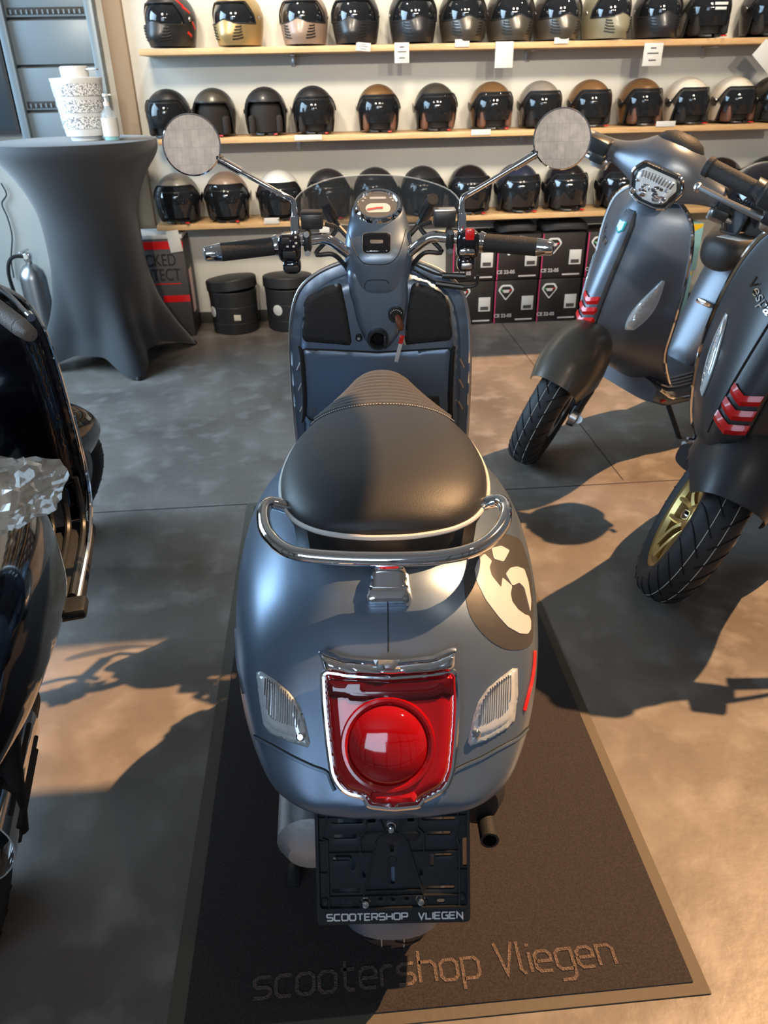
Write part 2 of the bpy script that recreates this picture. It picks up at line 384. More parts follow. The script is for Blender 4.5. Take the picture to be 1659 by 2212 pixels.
# unseen ceiling; gaps between panels are shaped to mask the sun on the floor
ceil(-3.4, 5.4, -3.2, 1.25); ceil(-3.4, 1.56, 1.25, 2.18); ceil(-3.4, .98, 2.18, 2.717); ceil(-3.4, 1.98, 2.717, 6.3)
struct('ceiling', cl, 'ceiling')
# frames of the shop windows behind and to the left of the camera
wf = G()
for x in (-3.3, -2.3, -1.3, -.3, .7, 1.7, 2.7, 3.7, 4.9): wf.join(box((x, -2.9, 1.6), (.07, .1, 3.2)))
for z in (.35, 2.2, 3.1): wf.join(box((.8, -2.9, z), (8.3, .1, .08)))
struct('window_1', wf, 'baseboard')
wf = G()
for y in (-2.8, -1.5, -.2, 1.1, 2.4): wf.join(box((-3.4, y, 1.6), (.1, .07, 3.2)))
for z in (.35, 2.2, 3.1): wf.join(box((-3.4, -.2, z), (.1, 5.3, .08)))
struct('window_2', wf, 'baseboard')
# slab joints: cut lines in the floor
j = G(); j.join(box((1.2, 2.524, .0004), (6, .005, .0012))); j.join(box((1.12, 3.7, .0004), (.004, 2.3, .0012)))
struct('trim_1', j, 'joint')
# ---- door mat
t = thing('logo_mat', 'long dark brown carpet mat with light shop lettering under the blue-grey scooter', 'mat', (0.13, 1.6, 0))
build('rubber_border', box((0, 0, .0018), (.93, 1.85, .0034), .001), 'matrim', t)
build('pile', box((.003, -.005, .004), (.877, 1.80, .006), .002), 'mat', t)
st, wd = strokes('scootershop Vliegen', .17, .42)
a = onz(549, 2163) ; b = onz(1322, 2062)
sc = (b-a).length/wd
X = Matrix.Translation((a.x-.13, a.y-1.6, .0072)) @ Matrix.Scale(sc, 4)
build('lettering', ribbon(st, .105, .02, X), 'mattext', t)

# ------------------------------------------------------------------ wheel
def wheel(root, X, ro=.235, w=.055, rim='rimgrey', spokes=5, name='front_wheel', disc=True, tread=True, split=True):
    """wheel about local x axis, centred at origin of X"""
    prof = []
    for k in range(17):
        a = -PI/2 + PI*k/16
        prof.append((ro-.050+.050*math.cos(a)**.75 if abs(math.cos(a)) > 1e-6 else ro-.05, w*math.sin(a)*(1 if abs(a) < 1.2 else 1)))
    ri = ro-.072
    prof = [(ri, -w*.80)]+[(ri+.01, -w*.9)]+prof+[(ri+.01, w*.9), (ri, w*.80)]
    ty = build('tyre' if name is None else name, lathe(prof, 56, 'x', X), 'rubber', root)
    surf = lambda x: ro-.050+.050*math.sqrt(max(0, 1-(x/w)**2))**.75
    if tread:
        g = G(); 
        n = 26
        for k in range(n):
            for s in (-1, 1):
                P = []
                for q in range(8):
                    x = s*(.004+w*.90*q/7); an = 2*PI*(k+(0 if s > 0 else .5))/n + .30*(q/7)**1.1
                    r_ = surf(x)+.0002; P.append((x, r_*math.cos(an), r_*math.sin(an)))
                g.join(tube(P, .0021, 5))
        build('tread_groove', g, 'groove', ty, X=X)['kind'] = 'stuff'
        g = G()
        for x in (-.018, .018):
            r_ = surf(x)+.0004; g.join(tube([(x, r_*math.cos(2*PI*q/60), r_*math.sin(2*PI*q/60)) for q in range(60)], .0009, 4, True))
        build('chalk_line', g, 'tline', ty, X=X)
    g = lathe([(ri-.012, -w*.72), (ri+.006, -w*.82), (ri+.006, -w*.74), (ri-.018, -w*.5), (ri-.018, w*.5), (ri+.006, w*.74), (ri+.006, w*.82), (ri-.012, w*.72), (ri-.022, w*.5), (ri-.022, -w*.5), (ri-.012, -w*.72)], 48, 'x')
    for k in range(spokes):
        a = 2*PI*k/spokes
        for s in (-1, 1):
            b0 = a; b1 = a+s*.62*PI/spokes
            P = [(w*.1, .035*math.cos(b0), .035*math.sin(b0)), (w*.42, (ri-.02)*.55*math.cos((b0+b1)/2), (ri-.02)*.55*math.sin((b0+b1)/2)), (w*.55, (ri-.016)*math.cos(b1), (ri-.016)*math.sin(b1))]
            g.join(tube(P, [.010, .008, .008], 6, smooth=3))
    g.join(lathe([(0, -w*.3), (.042, -w*.3), (.045, 0), (.042, w*.3), (.03, w*.45), (0, w*.45)], 24, 'x'))
    rm = build('rim', g, rim, ty, X=X)
    build('hub_nut', lathe([(0, w*.7), (.012, w*.68), (.016, w*.45), (.016, w*.3)], 12, 'x'), 'chrome', ty, X=X)
    if disc:
        g = lathe([(.06, -w*.86), (.10, -w*.86), (.10, -w*.80), (.06, -w*.80), (.06, -w*.86)], 40, 'x')
        build('brake_disc', g, 'steel', ty, X=X)
    return ty

# ------------------------------------------------------------------ large GTS scooter (local frame: rear wheel contact at origin, +y forward, +x its right)
BODY = [(-.215, .06, .472, .462, .452), (-.206, .118, .484, .468, .447), (-.185, .156, .512, .476, .442), (-.16, .180, .546, .486, .437), (-.12, .202, .598, .503, .43),
        (-.08, .219, .645, .522, .42), (-.03, .235, .690, .535, .41), (.04, .249, .722, .545, .39), (.15, .264, .738, .55, .38), (.3, .272, .742, .55, .36),
        (.43, .262, .742, .545, .33), (.53, .225, .735, .53, .30), (.60, .175, .725, .50, .28), (.66, .13, .70, .48, .28), (.70, .09, .64, .46, .30)]
def gts_body(ws=1.0):
    rings = []
    for y, w, zt, zm, zb in smoothtab(BODY, 4):
        ring = []
        for k in range(56):
            a = 2*PI*k/56; cc, ss = math.cos(a), math.sin(a)
            n = 2.55 if ss > 0 else 3.2; cx, sz = se(cc, ss, n)
            x = w*cx*ws; z = zm+(zt-zm)*sz if ss > 0 else zm+(zm-zb)*sz
            if ss > 0 and y < .1:
                q = max(0, 1-abs(x)/.105); z += .006*min(1, q*4)*min(1, max(0, (.1-y)/.1))
            ring.append((x, y, z))
        rings.append(ring)
    return loft(rings)
SEAT = [(.035, .040, .784, .774), (.043, .085, .797, .774), (.058, .115, .808, .774), (.085, .142, .820, .775), (.13, .163, .831, .778), (.20, .173, .838, .780), (.27, .171, .839, .782), (.34, .160, .834, .783),
        (.41, .141, .825, .781), (.48, .118, .816, .777), (.55, .096, .809, .772), (.62, .075, .803, .768), (.68, .058, .798, .765), (.72, .040, .790, .762), (.737, .018, .778, .760)]
def seat_pt(y, k, off=0.):
    w, zt, ze = interp(SEATS, y)
    a = PI*k; cc, ss = math.cos(a), math.sin(a)
    cx, sz = se(cc, ss, 2.25)
    return Vector((-w*cx*(1+off/max(w, .03)), y, ze+(zt-ze)*sz+off*.9))
SEATS = smoothtab(SEAT, 5)
def gts_seat(root, lab=None, rib='leather_rib'):
    ys = [s[0] for s in SEATS]
    def rng(y0, y1, zlow):
        rings = []
        for y in [y0]+[q for q in ys if y0+1e-4 < q < y1-1e-4]+[y1]:
            w, zt, ze = interp(SEATS, y); ring = [tuple(seat_pt(y, k/24)) for k in range(25)]
            for x, z in ((w*.97, ze-.02), (w*.88, zlow), (-w*.88, zlow), (-w*.97, ze-.02)): ring.append((x, y, z))
            rings.append(ring)
        return loft(rings)
    p = build('seat', rng(.035, .737, .735), 'leather', root, 50)
    # ribbed insert in front of the stitch: shallow rolls
    g = G(); n = 11
    for i in range(n):
        y0 = .448+(.728-.448)*i/n; y1 = .448+(.728-.448)*(i+1)/n; rings = []
        for q in range(7):
            t = q/6; row = []
            for k in range(19):
                u = .12+.76*k/18; y = y0+(y1-y0)*t-.055*((2*u-1)**2)*(1-(y0-.448)/.6); y = min(max(y, .05), .735)
                row.append(tuple(seat_pt(y, u, .0004+.0060*math.sin(PI*t)**.7)))
            rings.append(row)
        g.join(loft(rings, False, False))
    build('ribbed_panel', g, rib, p, 60)
    g = G()
    for i in range(64):
        u = .10+.80*(i+.2)/64; u2 = .10+.80*(i+.75)/64
        f = lambda u: seat_pt(.446-.058*(2*u-1)**2, u, .0022)
        g.join(tube([f(u), f(u2)], .0011, 4))
    for s in (0, 1):
        for i in range(44):
            f = lambda t: seat_pt(.40+.31*t, .12+(.005*t) if s == 0 else .88-.005*t, .0022)
            g.join(tube([f((i+.2)/44), f((i+.75)/44)], .0009, 4))
    build('stitching', g, 'stitch', p)
    P = [seat_pt(y, 0, .001) for y in (.40, .34, .27, .20, .13, .085, .058)]+[Vector((-.085, .041, .775)), Vector((-.04, .031, .774)), Vector((0, .029, .774))]
    P = P+[Vector((-q.x, q.y, q.z)) for q in P[:-1][::-1]]
    build('piping', tube(P, .0042, 8, smooth=4), 'piping', p)
    rings = []
    for y, w in ((.048, .07), (.055, .12), (.09, .145), (.2, .158), (.35, .15), (.5, .11), (.65, .07)):
        z = .772; rings.append([(x*w, y, zz) for x, zz in ((1, z), (.97, .725), (-.97, .725), (-1, z))])
    build('seat_base', loft(rings), 'black', p)
    return p
def arch(y0, z0, ro, w, a0, a1, drop, n=24, m=13, nose=0.):
    """mudguard surface round a wheel centred (y0,z0)"""
    rings = []
    for k in range(n+1):
        t = k/n; a = a0+(a1-a0)*t; ww = w*(math.sin(PI*min(1, .18+t*.9)))**.45 if nose else w; row = []
        for q in range(m):
            u = 2*q/(m-1)-1; x = ww*math.copysign(abs(math.sin(u*PI/2))**.9, u); rr_ = ro-drop*(1-math.cos(u*PI/2))**1.1
            row.append((x, y0+rr_*math.cos(a), z0+rr_*math.sin(a)))
        rings.append(row)
    return shell(loft(rings, False, False), .004)

def steer_matrix(ax, rake, ang):
    """rotation by ang about the raked steering axis through point ax"""
    d = Vector((0, -math.sin(rake), math.cos(rake)))
    return Matrix.Translation(ax) @ Matrix.Rotation(ang, 4, d) @ Matrix.Translation(-Vector(ax))

def gts_scooter(name, label, loc, yaw, lean, paint, steer=0., rim='rimgrey', ribs=False, matx=True):
    root = thing(name, label, 'scooter', loc, (0, lean, yaw))
    ST = steer_matrix((0, 1.0, 1.0), R(27), steer)
    body = gts_body(.86 if ribs else 1.0); ob = build('rear_body', body, paint, root, 60)
    gts_seat(root)
    # wheels
    wheel(root, Matrix.Translation((0, 0, .238)), .238, .062, rim, 5, 'rear_wheel', disc=False)
    wheel(root, ST @ Matrix.Translation((0, 1.375+(.03 if ribs else 0), .235)), .235, .058, rim, 5, 'front_wheel')
    build('rear_mudguard', arch(0, .24, .262, .082, R(95), R(181), .06), 'blackmatte' if paint == 'gloss_black' else paint, root)
    build('front_fender', arch(1.375, .24, .29, .105, R(40), R(165), .12, nose=1), paint, root, X=ST)
    # shield
    out = [(0, .985), (.06, .985), (.11, .975), (.16, .952), (.197, .918), (.218, .862), (.228, .78), (.231, .66), (.230, .52), (.222, .42), (.20, .34), (.15, .31)]
    sw_ = .93 if ribs else 1.0
    poly = [(x*sw_, z) for x, z in out[1:]]; poly = poly + [(-x, z) for x, z in poly[::-1]]
    poly = [tuple(p[:2]) for p in catmull([(x, z, 0) for x, z in poly], 3, True)]
    XL = Matrix(((1, 0, 0, 0), (0, 0, -1, .975), (0, 1, 0, 0), (0, 0, 0, 1)))   # u=x, v=z, height toward rider (-y)
    curv = lambda u, v: .35*(u*u)*(1 if v > .4 else 1)-(.10*max(0, .5-v)*1.6)*0-0.
    build('leg_shield', pillow(poly, XL, .006, .012, .012, .018, fn=curv), paint, root, 50)
    P = [(x*1.005, .975-curv(x, z), z+.001) for x, z in poly if z > .325]
    k = max(range(len(P)), key=lambda i: (Vector(P[i])-Vector(P[i-1])).length); P = P[k:]+P[:k]
    build('shield_trim', tube(P, .0052, 8), 'chrome' if paint == 'gloss_black' else 'satin_metal', root)
    ins = []
    for x, z in poly:
        f = .90; ins.append((x*f, max(.43, .60+(z-.60)*.935)))
    build('inner_panel', pillow(ins, XL @ Matrix.Translation((0, 0, .006)), .034, .035, 0, .014, fn=curv), paint, root, 50)
    # front skin, horn nose
    rings = []
    for z, w, yc, ye in ((.93, .11, 1.03, .99), (.85, .19, 1.09, .99), (.7, .21, 1.14, .99), (.58, .205, 1.16, .99), (.5, .19, 1.13, .985), (.42, .17, 1.02, .97), (.34, .15, .93, .9)):
        rings.append([(w*u, ye+(yc-ye)*math.cos(u*PI/2)**1.2, z) for u in [i/8-1 for i in range(17)]]+[(w*.9, ye-.01, z), (-w*.9, ye-.01, z)])
    build('front_panel', loft(rings), paint, root, 60)
    # floor
    build('floor_board', box((0, .74, .30), (.42, .42, .05), .02), 'blackmatte', root)
    if ribs:
        g = G()
        for x in (-.19, -.15, -.11, .11, .15, .19):
            g.join(tube([(x, .56, .329), (x, .86, .329), (x, .925, .40), (x, .935, .46)], .009, 8, smooth=4))
        build('floor_rib', g, 'black', root)
        for s in (-1, 1):
            build('chrome_sill', tube([(s*.200, .55, .32), (s*.206, .85, .33), (s*.214, .955, .42), (s*.219, .965, .62)], .007, 8, smooth=4), 'chrome', root)
            build('passenger_footrest', box((s*.185, .50, .335), (.09, .065, .03), .01), 'black', root)
    build('tunnel', box((0, .72, .36), (.14, .42, .12), .03), paint, root)
    # engine, silencer, stand
    rings = []
    for y, z, a, b in ((-.12, .24, .03, .03), (-.10, .25, .045, .06), (0, .25, .05, .085), (.12, .27, .05, .08), (.3, .30, .045, .07), (.42, .32, .03, .05)):
        rings.append([(-.132+1.35*a*math.cos(q*PI/10), y, z+b*math.sin(q*PI/10)) for q in range(20)])
    build('engine_cover', loft(rings), 'alu', root)
    build('shock_absorber', G().join(tube([(-.12, -.02, .25), (-.12, .03, .46)], .012, 10)).join(tube([(-.12+.026*math.cos(q*.7), -.02+.05*q/60, .27+.17*q/60+.026*math.sin(q*.7)*0) for q in range(60)], .004, 5)), 'black', root)
    sx_ = .088 if ribs else .150
    g = lathe([(0, -.13), (.035, -.125), (.050, -.10), (.055, 0), (.055, .22), (.03, .27), (0, .28)], 24, 'y', Matrix.Translation((sx_, .06, .29)) @ Matrix.Scale(1.3, 4, (0, 0, 1)))
    sil = build('silencer', g, 'blackmatte', root)
    if ribs:
        rings = [[(sx_+.063*math.cos(a), y, .29+.082*math.sin(a)) for a in [R(-75+150*i/10) for i in range(11)]] for y in (-.09, -.05, 0, .1, .2)]
        cv_ = build('heat_shield', shell(loft(rings, False, False), .003), 'chrome', sil)
        for k in range(4): build('shield_slot', tube([(sx_+.062*math.cos(R(-30+25*k)), -.05, .29+.081*math.sin(R(-30+25*k))), (sx_+.062*math.cos(R(-30+25*k)), .16, .29+.081*math.sin(R(-30+25*k)))], .0055, 8), 'ink', cv_)
        build('swing_arm', tube([(.13, -.02, .24), (.15, .05, .42)], .022, 12), 'blackmatte', root)
    else:
        build('exhaust_tip', lathe([(.012, 0), (.016, 0), (.016, .05), (.012, .05)], 16, 'y', Matrix.Translation((.165, -.115, .265)) @ Matrix.Rotation(R(-8), 4, 'X')), 'blackmatte', root)
        rings = [[(.165+.012*c1, y, z+.05*s1) for c1, s1 in [(math.cos(a), math.sin(a)) for a in [2*PI*i/12 for i in range(12)]]] for y, z in ((-.06, .36), (.05, .36), (.2, .34))]
        build('swing_arm', loft(rings), 'black', root)
    g = tube([(-.12, .30, .24), (-.16, .16, .10), (-.185, .03, .035)], .009, 8); g.join(box((-.19, .0, .02), (.03, .05, .012), .005))
    build('centre_stand', g, 'black', root)
    return root, body, ST

def bars(root, ST, paint, endmat='chrome', gripmat='grip', mirrors=True):
    """round tube handlebar with switch gear, both sides"""
    for s in (-1, 1):
        B = lambda *p: Vector((s*p[0], p[1], p[2]))
        build('handlebar_tube', tube([B(.045, .965, .985), B(.075, .945, 1.010), B(.105, .932, 1.036), B(.128, .928, 1.046), B(.16, .922, 1.045), B(.245, .903, 1.036)], .0125, 14, smooth=4), 'chrome', root, X=ST)
        build('hand_grip', tube([B(.246, .903, 1.036), B(.362, .872, 1.030)], .0205, 20), gripmat, root, X=ST)
        gr = root.children[-1]
        build('bar_end', tube([B(.358, .8725, 1.030), B(.363, .872, 1.030), B(.395, .864, 1.028), B(.399, .863, 1.028), B(.401, .862, 1.028)], [.019, .0205, .0165, .014, .004], 20), endmat, gr, X=ST)
        build('grip_collar', G().join(tube([B(.232, .907, 1.037), B(.238, .905, 1.037), B(.238, .905, 1.037), B(.247, .902, 1.036)], [.017, .024, .024, .021], 20)), 'chrome', gr, X=ST)
        sw = build('switch_housing', box(B(.207, .905, 1.033), (.052, .062, .062), .014, seg=3).join(box(B(.204, .897, .992), (.042, .04, .035), .012, seg=3)), 'gloss_black', root, X=ST)
        if s < 0:
            build('turn_signal_button', box(B(.206, .871, 1.022), (.030, .008, .018), .004), 'blackmatte', sw, X=ST)
            build('horn_button', box(B(.203, .874, .990), (.030, .006, .014), .003), 'blackmatte', sw, X=ST)
            build('beam_switch', box(B(.212, .872, 1.052), (.018, .008, .014), .003), 'blackmatte', sw, X=ST)
            for dx, dz in ((-.010, 1.040), (.004, 1.040), (-.016, 1.060), (-.016, 1.047), (-.012, .991)): build('white_symbol', box(B(.205+dx, .8725, dz), (.0055, .001, .0045), .001), 'white', sw, X=ST)
        else:
            build('engine_stop_switch', box(B(.208, .874, 1.060), (.021, .014, .026), .004), 'red', sw, X=ST)
            build('menu_rocker', box(B(.203, .872, 1.022), (.036, .010, .014), .004), 'chrome', sw, X=ST)
            build('starter_button', box(B(.203, .872, .990), (.026, .008, .015), .004), 'steel', sw, X=ST)
        cl_ = build('lever_clamp', box(B(.166, .918, 1.043), (.018, .045, .048), .008), 'black', root, X=ST)
        for z in (1.062, 1.020):
            build('clamp_screw', tube([B(.166, .899, z), B(.166, .890, z)], [.0065, .0065], 12), 'chrome' if s > 0 else 'steel', cl_, X=ST)
        rv = build('brake_reservoir', box(B(.155, .945, 1.085), (.050, .042, .036), .004), 'black', root, X=ST)
        build('reservoir_lid', box(B(.155, .945, 1.103), (.050, .044, .007), .002), 'blackmatte' if s < 0 else 'satin_metal', rv, X=ST)
        lv = build('brake_lever', tube([B(.13, .965, 1.045), B(.17, .975, 1.045), B(.24, .965, 1.040), B(.32, .930, 1.036), B(.335, .925, 1.036)], [.008, .009, .0065, .006, .006], 10, smooth=4).join(tube([B(.332, .926, 1.036), B(.346, .919, 1.036)], [.010, .009], 12)), 'satin_metal' if endmat == 'chrome' else 'satin_metal', root, X=ST)
        build('hose', tube([B(.125, .955, 1.075), B(.10, .96, 1.06), B(.15, .935, 1.012), B(.11, .93, 1.01), B(.085, .945, .985), B(.07, .98, .95)], .0055, 8, smooth=5), 'black', root, X=ST)
        if s > 0:
            c_b = build('throttle_cable', G().join(tube([B(.075, .95, .985), B(.13, .92, .965), B(.17, .90, .960)], .003, 6, smooth=4)).join(tube([B(.075, .945, .973), B(.13, .915, .948), B(.17, .897, .940)], .003, 6, smooth=4)), 'black', root, X=ST)
            g = tube([B(.150, .903, .963), B(.205, .893, .962)], .0075, 10); g.join(tube([B(.135, .905, .944), B(.20, .892, .937)], .0075, 10)); g.join(tube([B(.20, .892, .937), B(.228, .888, .942), B(.232, .889, .965)], .0045, 8, smooth=4))
            build('cable_sleeve', g, 'black', c_b, X=ST)
        if mirrors:
            m_ = thing_part(root, 'mirror_arm', tube([B(.193, .915, 1.060), B(.1935, .92, 1.085), B(.192, .92, 1.118), B(.197, .92, 1.134), B(.225, .915, 1.150), B(.345, .908, 1.218)], [.0095, .0085, .0065, .0063, .006, .006], 12, smooth=4), 'chrome', ST)
            build('arm_sleeve', tube([B(.305, .911, 1.195), B(.352, .907, 1.222)], .0088, 12), 'chrome', m_, X=ST)
            build('arm_collar', tube([B(.193, .916, 1.066), B(.193, .919, 1.098)], .0105, 12), 'chrome', m_, X=ST)
            c = B(.405, .905, 1.250); F = frame(c, (s*-.10, -.96, .20))
            prof = [(0, -.022), (.03, -.02), (.052, -.010), (.0615, .0), (.063, .004), (.0605, .006), (.0595, .0035)]
            mh = build('mirror_housing', lathe(prof, 40, 'z', F), 'chrome', root, X=ST)
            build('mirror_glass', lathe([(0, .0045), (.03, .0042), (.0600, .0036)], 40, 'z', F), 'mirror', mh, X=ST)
            build('mirror_knuckle', tube([B(.345, .908, 1.218), B(.365, .915, 1.232)], .010, 12), 'black', m_, X=ST)
def thing_part(root, name, g, m, X): return build(name, g, m, root, X=X)

def pod(root, ST, paint):
    rings = []
    for y, z, tilt, a, b in smoothtab([(1.010, 1.103, 30, .056, .054), (1.008, 1.095, 30, .061, .059), (1.004, 1.075, 27, .0655, .066), (.998, 1.045, 18, .071, .072), (.992, 1.010, 9, .0765, .073), (.988, .975, 2, .0745, .067), (.986, .945, -2, .069, .062), (.985, .918, -4, .062, .055), (.985, .905, -4, .050, .045), (.985, .900, -4, .03, .03)], 3):
        c, s_ = math.cos(R(tilt)), math.sin(R(tilt)); ring = []; a *= 1.0+.09*min(1, (1.11-z)/.06); y -= .010*min(1, (1.11-z)/.06)
        for k in range(36):
            q = 2*PI*k/36; n = 2.0+1.0*min(1, max(0, (1.09-z)/.07)); u, v = se(math.cos(q), math.sin(q), n); u *= a; v *= b
            ring.append((u, y+v*c, z+v*s_))
        rings.append(ring)
    g = loft(rings).xf(ST); o = build('handlebar_cover', g, paint, root, 50); return o, g

# ================================================================== the main scooter
MY = math.atan2(.065, .938)
main, body, ST = gts_scooter('motor_scooter', 'satin blue-grey motor scooter seen from behind on the mat, number 6 on its flank', (.940*math.sin(MY), .940*math.cos(MY), .0075), -MY, R(.3), 'paint')
MW = Matrix.Translation(main.location) @ Matrix.Rotation(-MY, 4, 'Z') @ Matrix.Rotation(R(.3), 4, 'Y'); MI = MW.inverted()
def lray(px, py): o = MI @ CAMP; return o, ((MI.to_3x3()) @ ray(px, py)).normalized()
def cast(T, px, py, off=0.):
    o, d = lray(px, py); h, n, i, ds = T.ray_cast(o, d)
    if h is None:
        h, n, i, ds = T.find_nearest(o+d*1.3)
    if n.dot(d) > 0: n = -n
    return h+n*off, n
def onplane(px, py, X):
    o, d = lray(px, py); n = X.to_3x3().col[2]; t = (X.translation-o).dot(n)/d.dot(n); q = X.inverted() @ (o+d*t); return (q.x, q.y)
def decal(name, poly, T, off, m, parent, th=.0, step=14, hb=0., rb=20, holes=()):
    """thin skin laid over surface T inside a photographed outline, bulged by hb over shoulder rb"""
    v, F, d = tri2d(poly, holes, step); pts = []; low = []
    for p, dd in zip(v, d):
        t = min(1, dd/rb); q, n = cast(T, p[0], p[1]); pts.append(q+n*(off+hb*math.sqrt(max(0, 1-(1-t)**2)))); low.append(q+n*(-th if th else 0))
    n0 = len(v); f = [tuple(t) for t in F]; g = G()
    E = set()
    for t in F:
        for a, b in ((t[0], t[1]), (t[1], t[2]), (t[2], t[0])): E.add((a, b))
    f += [(b, a, a+n0, b+n0) for a, b in E if (b, a) not in E]
    g.add(pts+low, f); return build(name, g, m, parent, 45)
def line(name, P, T, r, m, parent, off=0., closed=False, smooth=5, n=6):
    if smooth: P = [(p.x, p.y) for p in catmull([(x, y, 0) for x, y in P], smooth, closed)]
    return build(name, tube([cast(T, x, y, off)[0] for x, y in P], r, n, closed), m, parent)
rb = [c for c in main.children if c.name.startswith('rear_body')][0]
TB = bvh([body])
# crop-frame converters
k1 = lambda pts: [(480+x/2.304, 1040+y/2.304) for x, y in pts]   # tail crop
k2 = lambda pts: [(680+x/5.184, 360+y/5.184) for x, y in pts]    # pod crop
k3 = lambda pts: [(600+x/3.770, 560+y/3.770) for x, y in pts]    # shield crop
# number 6 roundel
blob = k1([(1205, 470), (1225, 400), (1262, 335), (1330, 275), (1400, 262), (1450, 275), (1485, 300), (1515, 380), (1535, 470), (1546, 600), (1546, 720), (1540, 800), (1500, 833), (1440, 840), (1385, 825), (1330, 790), (1275, 735), (1230, 660), (1208, 560)])
decal('number_disc', [(p.x, p.y) for p in catmull([(*p, 0) for p in blob], 3, True)], TB, .0009, 'taupe', rb, step=10)
sixA = k1([(1338, 335), (1385, 322), (1428, 345), (1398, 402), (1350, 388)])
decal('number_six', rnd(sixA, 3.5, 3), TB, .0018, 'cream', rb, step=8)
sixB = k1([(1303, 362), (1340, 398), (1328, 430), (1338, 470), (1385, 530), (1392, 480), (1440, 522), (1432, 560), (1440, 600), (1470, 640), (1505, 665), (1522, 668), (1532, 690), (1532, 735), (1518, 760), (1480, 758), (1420, 725), (1370, 670), (1310, 590), (1265, 500), (1255, 440), (1270, 395)])
decal('number_six', rnd(sixB, 3.5, 3), TB, .0018, 'cream', rb, step=8)
sixC = k1([(1408, 462), (1430, 432), (1465, 425), (1500, 438), (1520, 500), (1533, 590), (1530, 650), (1518, 600), (1500, 530), (1475, 505), (1442, 522)])
decal('number_six', rnd(sixC, 3.5, 3), TB, .0018, 'cream', rb, step=8)
# indicator lenses
for s, P in ((-1, [(170, 948), (195, 945), (260, 985), (330, 1045), (385, 1115), (412, 1185), (438, 1300), (428, 1325), (330, 1295), (240, 1255), (205, 1210), (185, 1080)]),
             (1, [(1470, 930), (1445, 930), (1385, 975), (1320, 1030), (1275, 1095), (1250, 1170), (1222, 1300), (1235, 1318), (1330, 1285), (1420, 1230), (1455, 1190), (1472, 1060)])):
    P = k1(P); c = (sum(p[0] for p in P)/len(P), sum(p[1] for p in P)/len(P))
    ed = decal('turn_signal', P, TB, .0005, 'lens_edge', main, th=.004, hb=.004, rb=5, step=6)
    Q = [(c[0]+(x-c[0])*.84+(2 if s < 0 else -2), c[1]+(y-c[1])*.84-4) for x, y in P]
    decal('signal_lens', Q, TB, .0042, 'lens', ed, hb=.004, rb=14, step=6)
    g = G()
    xs = [p[0] for p in Q]; ys = [p[1] for p in Q]
    Qr = [(c[0]+(x-c[0])*.66+(3 if s < 0 else -3), c[1]+(y-c[1])*.66-16) for x, y in P]
    x = min(p[0] for p in Qr)
    while x < max(p[0] for p in Qr):
        run = [y for y in range(int(min(ys)), int(max(ys)), 3) if inside((x, y), Qr)]
        if len(run) > 2: g.join(tube([cast(TB, x-(y-run[0])*0.03, y, .0084)[0] for y in (run[0], (run[0]+run[-1])/2, run[-1])], .0011, 5))
        x += 4.6
    build('lens_flute', g, 'reflector', ed)
    q = k1([(397, 1268)])[0] if s < 0 else k1([(1258, 1255)])[0]
    p_, n_ = cast(TB, *q, .0085); build('lens_screw', lathe([(0, .002), (.004, .002), (.0065, 0), (.007, -.004)], 16, 'z', frame(p_, n_)), 'chrome', ed)
# lower valance with its raised hem, both sides
LV = [(160, 1262), (250, 1310), (350, 1365), (450, 1412), (520, 1440), (538, 1480), (560, 1530)]
RV = [(1520, 1222), (1470, 1270), (1380, 1320), (1290, 1370), (1200, 1410), (1150, 1440), (1130, 1490), (1110, 1530)]
line('panel_seam', k1(LV), TB, .0016, 'ink', rb, -.0002); line('panel_seam', k1(RV), TB, .0016, 'ink', rb, -.0002)
line('panel_lip', [(x, y+4) for x, y in k1(LV)], TB, .0032, 'paint', rb, -.0004); line('panel_lip', [(x, y+4) for x, y in k1(RV)], TB, .0032, 'paint', rb, -.0004)
line('centre_seam', [(838, 1300), (838.5, 1350), (839, 1408)], TB, .0010, 'ink', rb, .0, smooth=2)
# side script
line('side_lettering', k1([(68, 735), (70, 800), (73, 860), (80, 920), (90, 970), (108, 1055)]), TB, .0020, 'satin_metal', rb, .0012, n=5)
line('red_side_lettering', k1([(1551, 845), (1547, 920), (1535, 1000), (1520, 1060), (1500, 1140)]), TB, .0040, 'red', rb, .001, n=5)
# tail light
XT = frame((0, -.092, .652), (0, -.18, .117), (0, .1, 1)); XT.translation += XT.to_3x3().col[2]*.012
TLp = [(703, 1456), (712, 1450), (760, 1459), (845, 1463), (930, 1456), (970, 1448), (980, 1456), (983, 1520), (978, 1600), (972, 1660), (958, 1697), (910, 1722), (903, 1733), (850, 1739), (797, 1733), (790, 1714), (748, 1705), (724, 1672), (714, 1600), (706, 1520)]
tp = [onplane(x, y, XT) for x, y in TLp]
tl = build('tail_light', pillow(rnd(tp, .012), XT, .022, .022, .02, .0045), 'red_lens2', main, 60)
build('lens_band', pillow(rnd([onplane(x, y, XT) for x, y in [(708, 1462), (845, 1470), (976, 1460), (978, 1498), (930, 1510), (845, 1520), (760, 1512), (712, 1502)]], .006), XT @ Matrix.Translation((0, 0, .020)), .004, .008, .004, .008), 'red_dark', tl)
c0 = onplane(838, 1600, XT)
build('lens_ring', lathe([(.056, .024), (.060, .0265), (.064, .0265), (.067, .020)], 48, 'z', XT @ Matrix.Translation((c0[0], c0[1], 0))), 'red_lens2', tl)
build('round_lens', lathe([(0, .038), (.02, .037), (.038, .0335), (.05, .028), (.057, .021)], 48, 'z', XT @ Matrix.Translation((c0[0], c0[1], 0))), 'red_lens2', tl)
